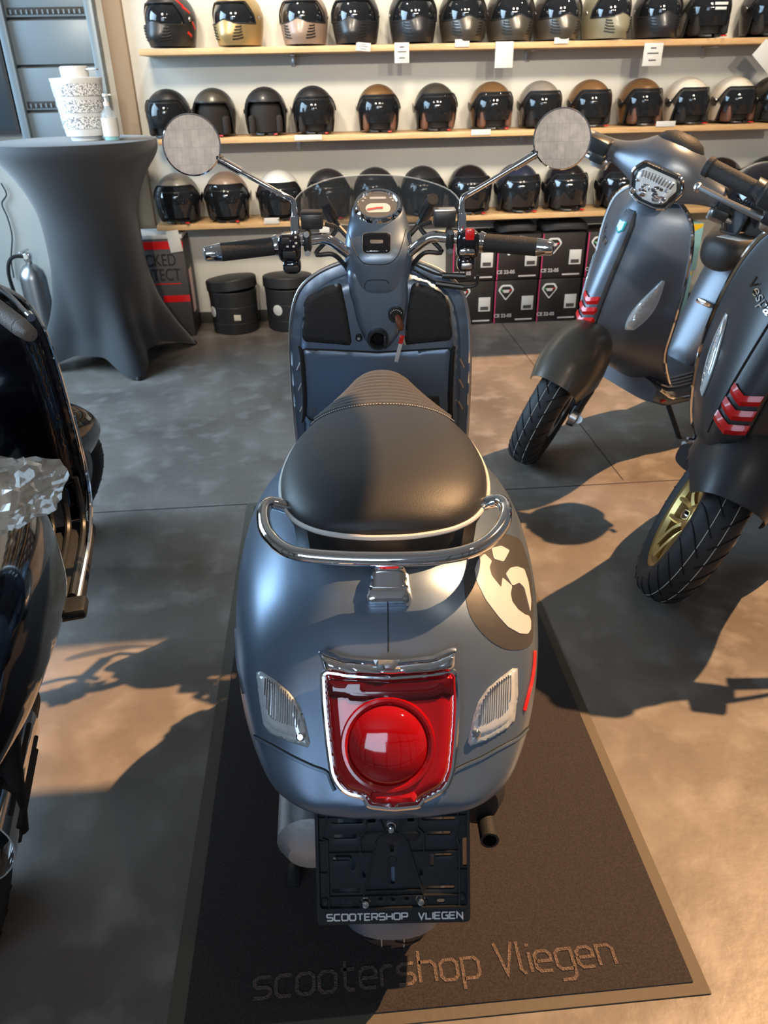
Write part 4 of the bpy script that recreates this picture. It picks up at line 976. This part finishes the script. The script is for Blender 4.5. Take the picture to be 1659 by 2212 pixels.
far = sprint('motor_scooter', 'dark grey motor scooter with an angular chrome-rimmed headlight before the shelves', (.835, 2.79, 0), R(118), R(-9.5), R(30), 'paint2', 'h_gun', 'black', 1.08)

# ================================================================== wall shelves
FY = 4.75
SZ = []
for i, (zf, x0) in enumerate(((1.519, -.90), (1.092, -.87), (.643, -.95))):
    t = thing('wall_shelf', ('top', 'middle', 'lowest')[i]+' pine wall shelf with a row of '+('full-face helmets', 'open-face helmets, white ones to the right', 'dark helmets behind the fly screen')[i], 'shelf', (.85, (FY+WY)/2, zf))
    build('board', box(((x0+2.75)/2-.85, 0, 0), (2.75-x0, WY-FY, .030), .003), 'wood', t)
    for x in (-.1, 1.25, 2.3): build('bracket', box((x-.85, .06, -.020), (.025, .17, .010), .002).join(box((x-.85, .143, -.045), (.025, .010, .06), .002)), 'satin_metal', t)
    SZ.append(zf+.0155)
# ------------------------------------------------------------------ helmets
def hsurf(th, z, W=.122, Lf=.15, Lb=.145, H=.25, zc=.125, off=0., chin=0.):
    if z > zc: k = math.sqrt(max(0, 1-((z-zc)/(H-zc+off))**2))
    else: k = 1-.16*((zc-z)/zc)**1.6
    c = math.cos(th); L = Lf if c > 0 else Lb
    L += chin*max(0, c)**3*max(0, 1-abs(z-.05)/.075)
    return Vector(((W+off)*k*math.sin(th), -(L+off)*k*c, z))     # face looks toward -y
def sstep(x): x = min(1, max(0, x)); return x*x*(3-2*x)
def hshell(zlo, zhi, off=0., t0=-PI, t1=PI, n=48, m=14, chin=0., H=.25, closed=True, th=.006):
    rings = []
    for i in range(m+1):
        row = []
        for k in range(n+1):
            a = t0+(t1-t0)*k/n; z = zlo(a)+(zhi(a)-zlo(a))*(math.sin(i/m*PI/2) if zhi(a) > .2 else i/m)
            row.append(hsurf(a, min(z, H+off-1e-4), H=H, off=off, chin=chin))
        rings.append(row)
    return shell(loft(rings, False, False), th)
def jet(name, shellm, visor='visor', lining='liner', yaw=0., long=False, peak=True):
    r = thing(name, 'x', 'helmet')
    zt = .178 if not long else .165
    lo = lambda a: .012+(zt-.012)*sstep((R(86)-abs(a))/R(36)) if abs(a) < R(86) else .012
    hi = lambda a: .2499
    sh = build('helmet_shell', hshell(lo, hi), shellm, r, 60)
    sh.material_slots[0].link = 'OBJECT'; sh.material_slots[0].material = M[shellm]
    build('edge_trim', tube([hsurf(a, lo(a), off=.001)+Vector((0, 0, 0)) for a in [-PI+2*PI*k/60 for k in range(60)]], .0055, 6, True), 'black', sh)
    g = hshell(lambda a: .02, lambda a: .22, off=-.030, H=.25, n=28, m=8); build('lining', g, 'liner', r, 60)
    for s in (-1, 1):
        build('cheek_pad', box((s*.078, -.070, .060), (.035, .085, .095), .016, seg=3), lining, r)
        build('strap', tube([(s*.07, -.06, .03), (s*.05, -.11, .012), (s*.01, -.13, .010)], .007, 6, smooth=3), 'black', r)
        build('visor_pivot', lathe([(0, .006), (.010, .005), (.013, 0)], 14, 'z', frame(hsurf(s*R(88), .125), (s, 0, 0))), 'satin_metal', r)
    build('red_strap_tag', box((.055, -.135, .010), (.020, .030, .006), .002), 'red', r)
    if visor:
        zb = .055 if not long else .035
        v0 = lambda a: (.125-(.125-zb)*sstep((R(80)-abs(a))/R(30))); v1 = lambda a: .120+.075*sstep((R(84)-abs(a))/R(30))
        build('visor', hshell(v0, v1, off=.006, t0=-R(84), t1=R(84), n=32, m=8, th=.002), visor, r, 60)
        if peak: build('visor_band', tube([hsurf(a, v1(a), off=.007) for a in [R(-80+160*k/24) for k in range(25)]], .0040, 6), 'black', r)
    return r
def full(name, shellm, visor='visor_dark'):
    r = thing(name, 'x', 'helmet')
    nose = lambda a: .020*max(0, 1-abs(a)/R(22))
    zl = lambda a: .100+nose(a) if abs(a) < R(75) else .100+.030*sstep((abs(a)-R(75))/R(15))
    zu = lambda a: .100+.030*sstep((abs(a)-R(75))/R(15)) if abs(a) > R(75) else .130+.062*sstep((R(75)-abs(a))/R(22))-.03*sstep(1-(R(75)-abs(a))/R(4))
    sh = build('helmet_shell', hshell(zu, lambda a: .2499, n=56), shellm, r, 60); sh.material_slots[0].link = 'OBJECT'; sh.material_slots[0].material = M[shellm]
    ch = build('chin_mask', hshell(lambda a: .008, zl, chin=.030, n=56, m=8), shellm, r, 60); ch.material_slots[0].link = 'OBJECT'; ch.material_slots[0].material = M[shellm]
    build('visor', hshell(lambda a: .092, lambda a: .196, off=-.006, t0=-R(80), t1=R(80), n=28, m=6, th=.002), visor, r, 60)
    build('opening_trim', tube([hsurf(R(a), zu(R(a)), off=.001) for a in range(-74, 75, 4)]+[hsurf(R(a), zl(R(a)), off=.001, chin=.01) for a in range(74, -75, -4)], .0035, 6, True), 'black', sh)
    for s in (-1, 1):
        for k in range(5):
            z = .030+.013*k; build('mask_slot', tube([hsurf(s*R(19+2*k), z+.003, off=.0015, chin=.030), hsurf(s*R(31+2*k), z+.005, off=.0015, chin=.030), hsurf(s*R(43-k), z+.011, off=.0015, chin=.030)], .0030, 5), 'ink', ch)
        build('side_screw', lathe([(0, .005), (.007, .004), (.010, 0)], 12, 'z', frame(hsurf(s*R(88), .125), (s, 0, 0))), 'satin_metal', r)
    build('neck_lining', lathe([(.10, .012), (.105, .03), (.09, .05)], 24, 'z', Matrix.Scale(1.15, 4, (0, 1, 0))), 'liner', r)
    return r
def dup(root, loc, yaw, sc=1.0, shellm=None, group=None, label=None):
    c = root.copy(); COL.objects.link(c); c.location = loc; c.rotation_euler = (0, 0, yaw); c.scale = (sc, sc, sc)
    for ch in list(root.children):
        d = ch.copy(); COL.objects.link(d); d.parent = c
        if shellm and d.name.split('.')[0] in ('helmet_shell', 'chin_mask'): d.material_slots[0].link = 'OBJECT'; d.material_slots[0].material = M[shellm]
        for g_ in list(ch.children):
            e = g_.copy(); COL.objects.link(e); e.parent = d
    if label: c['label'] = label
    if group: c['group'] = group
    return c
proto = {'full': full('full_face_helmet', 'h_black'), 'jet': jet('open_face_helmet', 'h_gun'), 'bare': jet('open_face_helmet', 'h_gun', None), 'brown': jet('open_face_helmet', 'h_bronze', 'visor', 'brownliner'), 'long': jet('long_visor_helmet', 'h_grey', 'visor_dark', long=True)}
used = set(); STK = []
def helmet(kind, px, row, shellm, yaw, label, group, sc=1.0, Y=4.885):
    z = SZ[row]; p0 = ony(px, (95, 290, 475)[row], Y)
    loc = (p0.x, Y, z); src = proto[kind]
    if kind not in used:
        used.add(kind); src.location = loc; src.rotation_euler = (0, 0, R(yaw)); src.scale = (sc, sc, sc); src['label'] = label; src['group'] = group
        for d in src.children:
            if d.name.split('.')[0] in ('helmet_shell', 'chin_mask'): d.material_slots[0].material = M[shellm]
        return src
    return dup(src, loc, R(yaw), sc, shellm, group, label)
g1 = 'full-face helmets on the top shelf'; g2 = 'open-face helmets on the middle shelf'; g3 = 'dark-visored helmets on the lowest shelf'
for px, c_, yw, lb in ((375, 'h_black', -28, 'matte black full-face helmet with red marks, leftmost on the top shelf'), (520, 'h_gold', -24, 'matte gold full-face helmet in the bright light on the top shelf'),
    (660, 'h_taupe', -12, 'taupe full-face helmet right of the gold one on the top shelf'), (770, 'h_black', -14, 'matte black full-face helmet beside a small tag on the top shelf'), (891, 'h_black', 8, 'matte black full-face helmet above the tall tag left of centre'),
    (997, 'h_gun', 4, 'brown-grey full-face helmet, sixth from the left on the top shelf'), (1098, 'h_gun', 8, 'brown-grey full-face helmet above the brightest hanging card'), (1198, 'h_gun', 8, 'brown-grey full-face helmet between the bright card and the camouflage helmet'),
    (1302, 'h_camo', 16, 'camouflage full-face helmet with slanted mask slots on the top shelf'), (1410, 'h_black', 0, 'matte black full-face helmet with small white sticker above the printed card'),
    ):
    helmet('full', px, 0, c_, yw, lb, g1, 1.05)
for px, c_, yw, lb in ((1508, 'h_silver', 6, 'helmet wearing a clear visor with white stickers near the right end of the top shelf'), (1642, 'h_black', 6, 'last helmet at the right end of the top shelf with striped sticker')):
    h_ = helmet('jet', px, 0, c_, yw, lb, 'open helmets at the end of the top shelf', 1.08)
    STK.append(h_)
for px, k_, c_, yw, lb in ((372, 'jet', 'h_black', -12, 'black open-face helmet, leftmost on the middle shelf by the tall table'), (469, 'bare', 'h_gun', -6, 'brown-grey open-face helmet without visor, second on the middle shelf'),
    (578, 'bare', 'h_black', 0, 'dark open-face helmet without visor, third on the middle shelf'), (680, 'jet', 'h_black', 6, 'dark open-face helmet with smoked bubble visor, fourth on the middle shelf'),
    (818, 'brown', 'h_bronze', 0, 'copper open-face helmet standing alone right above the speedometer'), (939, 'brown', 'h_gun', 4, 'brown open-face helmet half in light, sixth on the middle shelf'),
    (1057, 'brown', 'h_bronze', 8, 'matte copper open-face helmet with dark crown left of the right mirror'), (1160, 'jet', 'h_silver', 8, 'silver-grey open-face helmet just above the right mirror'),
    (1265, 'jet', 'h_bronze', 10, 'copper helmet with dark brow right of the silver-grey one'), (1372, 'brown', 'h_bronze', 10, 'bronze open-face helmet just left of the pair of white helmets'),
    (1470, 'jet', 'h_cream', 14, 'white open-face helmet with grey lining, left of the white pair'), (1567, 'brown', 'h_cream', 12, 'cream open-face helmet with brown lining, right of the white pair'), (1652, 'jet', 'h_gun', 14, 'dark open-face helmet cut by the right edge on the middle shelf')):
    helmet(k_, px, 1, c_, yw, lb, g2, .97)
for px, c_, yw, lb in ((392, 'h_grey', 0, 'warm grey helmet with dark visor, leftmost on the lowest shelf'), (497, 'h_taupe', 0, 'brownish grey helmet with dark visor, second on the lowest shelf'), (608, 'h_white', 2, 'white helmet with dark visor on the lowest shelf'),
    (712, 'h_black', 2, 'black helmet seen behind the left part of the fly screen'), (812, 'h_black', 0, 'black helmet straight behind the speedometer'), (912, 'h_black', 0, 'black helmet seen behind the right part of the fly screen'),
    (1010, 'h_gloss', 4, 'gloss black helmet right of the fly screen, beside the mirror arm'), (1112, 'h_navy', 10, 'very dark blue helmet on the lowest shelf under the mirror arm'), (1212, 'h_gloss', 10, 'gloss black helmet with white sticker below the right mirror'), (1322, 'h_gloss', 12, 'gloss black helmet half hidden by the grey handlebar'),
    (1535, 'h_gloss', 10, 'dark helmet behind the angular headlight scooter with red dot'), (1640, 'h_black', 8, 'dark helmet cut off at the right end of the lowest shelf')):
    helmet('long', px, 2, c_, yw, lb, g3, 1.06)
red_h = proto['full']
for a0, a1, z0, z1, r_ in ((62, 78, .205, .175, .012), (74, 92, .175, .150, .010), (96, 108, .115, .085, .010), (80, 92, .070, .055, .009)):
    build('red_mark', tube([hsurf(R(a0+(a1-a0)*k/5), z0+(z1-z0)*k/5, off=-r_+.0022) for k in range(6)], r_, 10), 'red', red_h)
for h_ in STK:
    for dz_, w_ in ((.145, .07), (.125, .06)): build('visor_sticker', box((0, -.160, dz_), (w_, .002, .012), .0005), 'white', h_)
# ------------------------------------------------------------------ paper cards
def card(px0, py0, px1, py1, Y, lb, group, rot=0., prints=True, tilt=0.):
    a = ony(px0, py0, Y); b = ony(px1, py1, Y); w = abs(b.x-a.x); h = abs(a.z-b.z)
    t = thing('price_card', lb, 'card', ((a.x+b.x)/2, Y, min(a.z, b.z)), (tilt, rot, 0), group)
    build('card_sheet', box((0, 0, h/2), (w, .0012, h), .0003), 'paper', t)
    if prints:
        for k, (z0, w0) in enumerate(((.25, .4), (.55, .6), (.78, .3))): build('printed_line', box((0, -.0010, h*z0), (w*w0, .0004, h*.06)), 'cardgrey', t)
gc = 'cards hanging from the top shelf'
card(852, 92, 884, 136, 4.742, 'tall printed card hanging below the fifth helmet of the top shelf', gc); card(1071, 90, 1107, 146, 4.742, 'bright blank hanging card below the seventh helmet of the top shelf', gc, prints=False)
card(1393, 93, 1427, 142, 4.742, 'printed card hanging below the tenth helmet of the top shelf', gc); card(768, 92, 800, 110, 4.742, 'small tilted card on the edge of the top shelf left of centre', gc, .1)
card(983, 85, 1014, 101, 4.742, 'small card on the front edge of the top shelf below the sixth helmet', gc, 0, False); card(1198, 81, 1228, 94, 4.742, 'small card on the top shelf edge right of the bright hanging card', gc, 0, False)
card(1622, 96, 1672, 140, 4.742, 'white card turned like a diamond at the right edge below the top shelf', gc, R(40), False)
gm = 'cards lying on the edge of the middle shelf'
card(636, 292, 696, 302, 4.744, 'pale card on the middle shelf edge below the fourth helmet', gm, 0, False); card(1018, 280, 1060, 291, 4.744, 'pale card on the middle shelf edge left of the right mirror', gm, 0, False); card(1418, 262, 1458, 273, 4.744, 'white card on the middle shelf edge below the first white helmet', gm, 0, False)
card(570, 471, 604, 483, 4.744, 'small white card on the lowest shelf edge under the white helmet', 'card on the lowest shelf', 0, False); card(690, 490, 712, 502, 4.744, 'small card left of the speedometer on the lowest shelf edge', 'card on the lowest shelf', 0, False)
# ------------------------------------------------------------------ black helmet cartons
BW, BH = .274, .270
def cartons():
    t = thing('helmet_carton', 'x', 'box')
    build('carton', box((0, 0, BH/2), (BW-.006, .27, BH-.004), .003), 'cardblack', t)
    XB = Matrix(((1, 0, 0, 0), (0, 0, -1, -.1352), (0, 1, 0, 0), (0, 0, 0, 1)))
    hexa = lambda k: rnd([(-.052*k, .012*k), (-.03*k, .044*k), (.03*k, .044*k), (.052*k, .012*k), (.0, -.055*k)], .012*k)
    bd = build('badge', pillow(hexa(1), XB @ Matrix.Translation((-.062, .198, 0)), .0006, 0, 0, .02), 'white', t)
    build('badge_core', pillow(hexa(.78), XB @ Matrix.Translation((-.062, .197, .0007)), .0005, 0, 0, .02), 'cardblack', bd)
    build('badge_print', pillow(rnd([(-.022, .006), (.022, .006), (.016, -.012), (-.016, -.012)], .004), XB @ Matrix.Translation((-.062, .205, .0013)), .0005, 0, 0, .02), 'cream', bd)
    build('badge_green', pillow([(-.036, .006), (-.022, .008), (-.018, -.006)], XB @ Matrix.Translation((-.062, .205, .0013)), .0005, 0, 0, .02), 'green', bd)
    build('badge_red', pillow([(.036, .006), (.022, .008), (.018, -.006)], XB @ Matrix.Translation((-.062, .205, .0013)), .0005, 0, 0, .02), 'red', bd)
    lb = build('label_sticker', box((.078, -.1358, .125), (.075, .0012, .088), .0004), 'paper', t)
    build('label_box', box((.078, -.1366, .100), (.052, .0006, .022)), 'cardgrey', lb)
    build('approval_text', script('CE 22-05', .030, .0006, 0, .0006), 'cream', t, X=XB @ Matrix.Translation((-.075, .048, .0004)))
    build('address_line', box((.06, -.1355, .022), (.11, .0006, .009), 0), 'cream', t)
    build('red_edge', box((-BW/2+.008, -.1355, BH/2), (.008, .0006, BH*.98)), 'magenta', t)
    return t
gcn = 'black helmet cartons stacked against the wall'
ct = cartons(); CYB = 4.745+.136
cols = [(.925, 'behind the leg shield'), (1.20, 'in the middle of the stack'), (1.477, 'left of the red fins'), (1.76, 'behind the grey scooter')]
first = True
for x, wh in cols:
    for lv in (0, 1):
        lb = ('upper' if lv else 'lower')+' black helmet carton with white badge, column '+wh
        if first: ct.location = (x, CYB, 0); ct['label'] = lb; ct['group'] = gcn; first = False
        else: dup(ct, (x+(.004 if lv else 0), CYB+.003*lv, lv*(BH+.0005)), 0, 1, None, gcn, lb)
for x, w, lb in ((1.20, .25, 'flat black bag on top of the middle cartons'), (1.50, .30, 'flat black bag on the cartons left of the grey scooter')):
    rings = [[(w/2*k*se(math.cos(a), math.sin(a), 4)[0], .12*k*se(math.cos(a), math.sin(a), 4)[1], z+.006*math.sin(3*a)) for a in [2*PI*i/24 for i in range(24)]] for z, k in ((.007, .96), (.012, 1), (.03, 1), (.045, .9))]
    o = build('storage_bag', loft(rings), 'basket', None); o.location = (x, CYB, 2*BH+.001); tag(o, lb, 'bag', 'flat black bags on the cartons')
# pale blue cartons
def blue(lb, z, x):
    t = thing('blue_carton', lb, 'box', (x, 4.885, z), (0, 0, 0), 'pale blue cartons with yellow swoosh')
    build('carton', box((0, 0, .142), (.42, .27, .282), .003), 'cardblue', t)
    XB = Matrix(((1, 0, 0, 0), (0, 0, -1, -.1356), (0, 1, 0, 0), (0, 0, 0, 1)))
    P = [(-.10, .002), (-.075, .12), (-.02, .21), (.06, .281), (.205, .281), (.205, .262), (.11, .215), (.03, .15), (-.03, .07), (-.05, .002)]
    build('yellow_swoosh', pillow([(p[0], p[1]) for p in P], XB, .0006, 0, 0, .03), 'cardyellow', t)
    build('name_print', script('Vespa', .06, .0006, .4, .0006), 'cream', t, X=XB @ Matrix.Translation((.10, .06, .0004)) @ Matrix.Rotation(R(8), 4, 'Z'))
blue('lower pale blue carton with yellow swoosh beside the floor', 0, 2.12); blue('upper pale blue carton with yellow swoosh, stacked on its twin', .284, 2.14)
# ------------------------------------------------------------------ round black baskets
def basket(p, lb, tilt, sign):
    t = thing('round_basket', lb, 'basket', p, (0, 0, R(-8)), 'round black lidded baskets'); t.scale = (1.08, 1.08, 1.1)
    build('body', lathe([(0, 0), (.125, 0), (.130, .005), (.134, .06), (.132, .062), (.136, .15), (.134, .152), (.138, .23), (.134, .235), (.12, .235), (.12, .01), (0, .01)], 40), 'basket', t)
    build('lid', lathe([(0, .055), (.10, .056), (.138, .050), (.144, .044), (.144, -.005), (.140, -.005)], 40, 'z', Matrix.Translation((0, 0, .245)) @ Matrix.Rotation(R(tilt), 4, 'Y') @ Matrix.Rotation(R(-3), 4, 'X')), 'basket', t)
    st_ = build('round_sticker', lathe([(0, .001), (.028, .001), (.030, 0)], 24, 'z', frame((.1365*math.sin(R(sign)), -.1365*math.cos(R(sign)), .125), (math.sin(R(sign)), -math.cos(R(sign)), 0))), 'white', t)
    build('square_sticker', box((.045, -.1315, .10), (.04, .002, .032), .0005), 'h_cream', t)
basket((ony(510, 690, 4.88).x, 4.87, 0), 'round black lidded basket with crooked lid, nearest the red-banded box', -5, -48)
basket((ony(628, 690, 4.88).x, 4.885, 0), 'round black basket with a round white sticker, half behind the leg shield', 0, -20)
# red banded box
t = thing('red_banded_box', 'tall dark grey box with red bands and black lettering behind the table cloth', 'box', (-.975, 4.87, 0))
build('carton', box((0, 0, .29), (.32, .24, .58), .004), 'cardgrey', t)
build('box_lid', box((0, 0, .594), (.322, .242, .024), .003), 'paper', t)
XB = Matrix(((1, 0, 0, 0), (0, 0, -1, -.1206), (0, 1, 0, 0), (0, 0, 0, 1)))
build('red_band', pillow([(-.158, .525), (.159, .525), (.159, .570), (-.158, .570)], XB, .0006, 0, 0, .05), 'red', t)
build('red_band', pillow([(.0, .215), (.159, .215), (.159, .255), (.0, .255)], XB, .0006, 0, 0, .05), 'red', t)
build('red_band', box((.1606, 0, .26), (.0008, .10, .26)), 'red', t)
for w_, z in (('LOCKED', .46), ('PROTECT', .375)): build('black_lettering', script(w_, .098, .0006, 0, .001), 'ink', t, X=XB @ Matrix.Translation((-.03, z, .0005)) @ Matrix.Scale(.72, 4, (1, 0, 0)))
build('thin_red_line', box((.02, -.1208, .325), (.2, .0006, .006)), 'red', t)
card(362, 498, 396, 544, 4.74, 'white sheet hanging over the edge of the red-banded box', 'sheet on the red-banded box', R(-6), False)
# ------------------------------------------------------------------ cocktail table
TX, TY, TZ = -1.215, 4.385, 1.135
t = thing('cocktail_table', 'tall round standing table wrapped in black stretch cloth at the left', 'table', (TX, TY, 0))
prof = smoothtab([(1.128, .400, 0), (1.09, .402, 0), (1.05, .385, 0), (.95, .315, 0), (.80, .255, .0), (.62, .246, .0), (.48, .240, .018), (.32, .236, .058), (.18, .235, .125), (.06, .25, .185), (.0, .26, .212)], 4)
rings = []
for z, r_, c1 in prof:
    row = []
    for k in range(72):
        a = 2*PI*k/72; m_ = ((math.cos(4*(a-R(-63.7)))+1)/2)**3.0; hem = .085*(1-m_)*max(0, 1-z/.20)
        q_ = r_+c1*m_; row.append((q_*math.cos(a), q_*math.sin(a), z+hem+.004))
    rings.append(row)
rings = [[(.392*math.cos(2*PI*k/72), .392*math.sin(2*PI*k/72), TZ) for k in range(72)]]+rings
g = loft(rings, False); k = len(g.v); g.v.append((0, 0, TZ)); g.f += [(k, (i+1) % 72, i) for i in range(72)]
build('stretch_cloth', g, 'cloth', t, 50)
build('inner_pole', tube([(0, 0, .02), (0, 0, 1.1)], .03, 12), 'steel', t)
for i in range(4):
    a = R(-63.7+90*i); build('foot_pad', lathe([(0, 0), (.018, 0), (.02, .008), (.015, .02), (0, .02)], 14, 'z', Matrix.Translation((.455*math.cos(a), .455*math.sin(a), 0))), 'black', t)
a = onz(182, 298, TZ)
t = thing('patterned_dispenser', 'white drinks dispenser with grey ornament bands on the black table', 'jar', (ony(188, 298, 4.33).x, 4.33, TZ+.001), (0, 0, R(-20)))
build('jar_body', lathe([(0, 0), (.072, 0), (.075, .006), (.075, .018), (.092, .022), (.096, .04), (.118, .25), (.122, .262), (.122, .270), (.08, .274), (0, .274)], 48), 'white', t)
for z in (.055, .125, .195): build('ornament_band', lathe([(.0975+.105*(z-.04)+.0010, z), (.0975+.105*(z+.052-.04)+.0010, z+.052)], 48), 'pattern', t)
build('jar_lid', lathe([(.064, .274), (.066, .315), (.060, .320), (0, .320)], 36), 'white', t)
build('pump_lever', box((.085, 0, .305), (.09, .018, .008), .003), 'satin_metal', t)
t = thing('sanitizer_bottle', 'clear hand sanitizer pump bottle with pale label on the black table', 'bottle', (ony(238, 298, 4.30).x+.022, 4.25, TZ+.001))
build('bottle_body', lathe([(0, 0), (.036, 0), (.038, .006), (.038, .10), (.034, .122), (.016, .140), (.013, .150), (0, .150)], 28), 'clearglass', t)
build('liquid', lathe([(0, .003), (.034, .004), (.034, .02), (0, .02)], 24), 'teal', t)
build('label', lathe([(.0387, .02), (.0387, .10)], 28), 'paper', t)
build('pump_head', lathe([(.014, .150), (.014, .168), (.006, .170), (.006, .19), (.013, .191), (.013, .203), (0, .204)], 16).join(box((.015, 0, .197), (.03, .008, .007), .002)), 'white', t)
# ------------------------------------------------------------------ far left
t = thing('slotted_display_rack', 'pale blue metal display rack with slotted strips behind the table', 'rack', (-1.40, 4.98, 0))
for x in (-.235, .235): build('upright', box((x, 0, 1.05), (.045, .05, 2.1), .006), 'panel', t)
for i in range(9):
    z = .15+.22*i
    p_ = build('back_panel', box((0, .015, z+.11), (.425, .012, .205), .003), 'panel', t)
    if i % 2: build('slotted_strip', box((0, .004, z+.035), (.40, .008, .030), .002), 'baseboard', p_)
    for k in range(14 if i % 2 else 0): build('slot_tooth', box((-.18+.0277*k, -.001, z+.03), (.009, .004, .020)), 'panel', p_)
t = thing('dark_framed_picture', 'dark framed panel with gold lines at the far left edge', 'picture', (-1.86, 5.0, 1.15))
build('panel', box((0, 0, .34), (.36, .02, .68), .004), 'paneldark', t)
build('frame', ribbon([rnd([(-.18, 0), (.18, 0), (.18, .68), (-.18, .68)], .01)], .02, .02, Matrix(((1, 0, 0, 0), (0, 0, -1, -.008), (0, 1, 0, 0), (0, 0, 0, 1))), True), 'baseboard', t)
build('gold_line', ribbon([[(-.10, .30), (.10, .16)], [(.02, .22), (.13, .30)], [(.0, .28), (.08, .29)]], .012, .004, Matrix(((1, 0, 0, 0), (0, 0, -1, -.010), (0, 1, 0, 0), (0, 0, 0, 1)))), 'gold', t)
struct('trim_2', box((-1.055, WY-.02, 1.6), (.10, .05, 3.2), .006), mat('beige_column', (.30, .21, .13), .6))
p = ony(78, 640, 4.86)
t = thing('fire_extinguisher', 'polished steel fire extinguisher standing behind the table by the wall', 'extinguisher', (p.x, 4.88, 0))
build('cylinder', lathe([(0, .0), (.07, 0), (.078, .01), (.078, .36), (.07, .40), (.04, .435), (.02, .445), (.018, .46), (0, .46)], 32), 'steel', t)
build('valve_head', box((0, 0, .485), (.04, .05, .05), .008).join(box((0, -.04, .525), (.022, .12, .012), .004)), 'satin_metal', t)
build('hose', tube([(.02, 0, .485), (-.08, -.03, .49), (-.12, -.04, .40), (-.115, -.03, .22)], .011, 8, smooth=5), 'black', t)
build('gauge', lathe([(0, .006), (.014, .006), (.016, 0)], 16, 'z', frame((0, -.026, .49), (0, -1, .2))), 'h_cream', t)
P = [ony(x, y, 5.035) for x, y in ((2, 395), (14, 420), (4, 440), (16, 470), (26, 510), (24, 560), (30, 600))]
tag(build('hanging_cable', tube(P, .004, 6, smooth=5), 'black'), 'thin black cable hanging on the wall at the left edge', 'cable')
# crumpled film on the black scooter's seat
rs = random.Random(5); bm = bmesh.new(); bmesh.ops.create_icosphere(bm, subdivisions=4, radius=1)
from mathutils import noise
for v in bm.verts:
    n_ = noise.noise(v.co*2.3)*.35+abs(noise.noise(v.co*5.1))*.25; v.co = v.co*(1+n_); v.co = Vector((v.co.x*.075, v.co.y*.085, v.co.z*.038))
g = G(); bm.verts.ensure_lookup_table(); g.add([v.co.copy() for v in bm.verts], [[v.index for v in f.verts] for f in bm.faces]); bm.free()
fl_ = build('plastic_wrap', g, 'film', None, 12); fl_.location = onz(4, 1068, .86); tag(fl_, 'crumpled clear plastic wrap on the black scooter at the left edge', 'plastic wrap')
# helmet on the seat of the dark grey scooter with its card
hs_ = dup(proto['long'], (0, 0, 0), R(20), .90, 'h_gloss', 'helmet left on a scooter seat', 'black helmet with red strap tag standing on the grey scooter seat at the right edge')
hs_.location = onz(1628, 508, .90)
c_p = onz(1606, 512, .895)
t = thing('price_card', 'white card lying under the black helmet on the grey scooter seat', 'card', c_p, (0, 0, R(20))); build('card_sheet', box((0, 0, .0008), (.14, .10, .0012), .0003), 'paper', t)
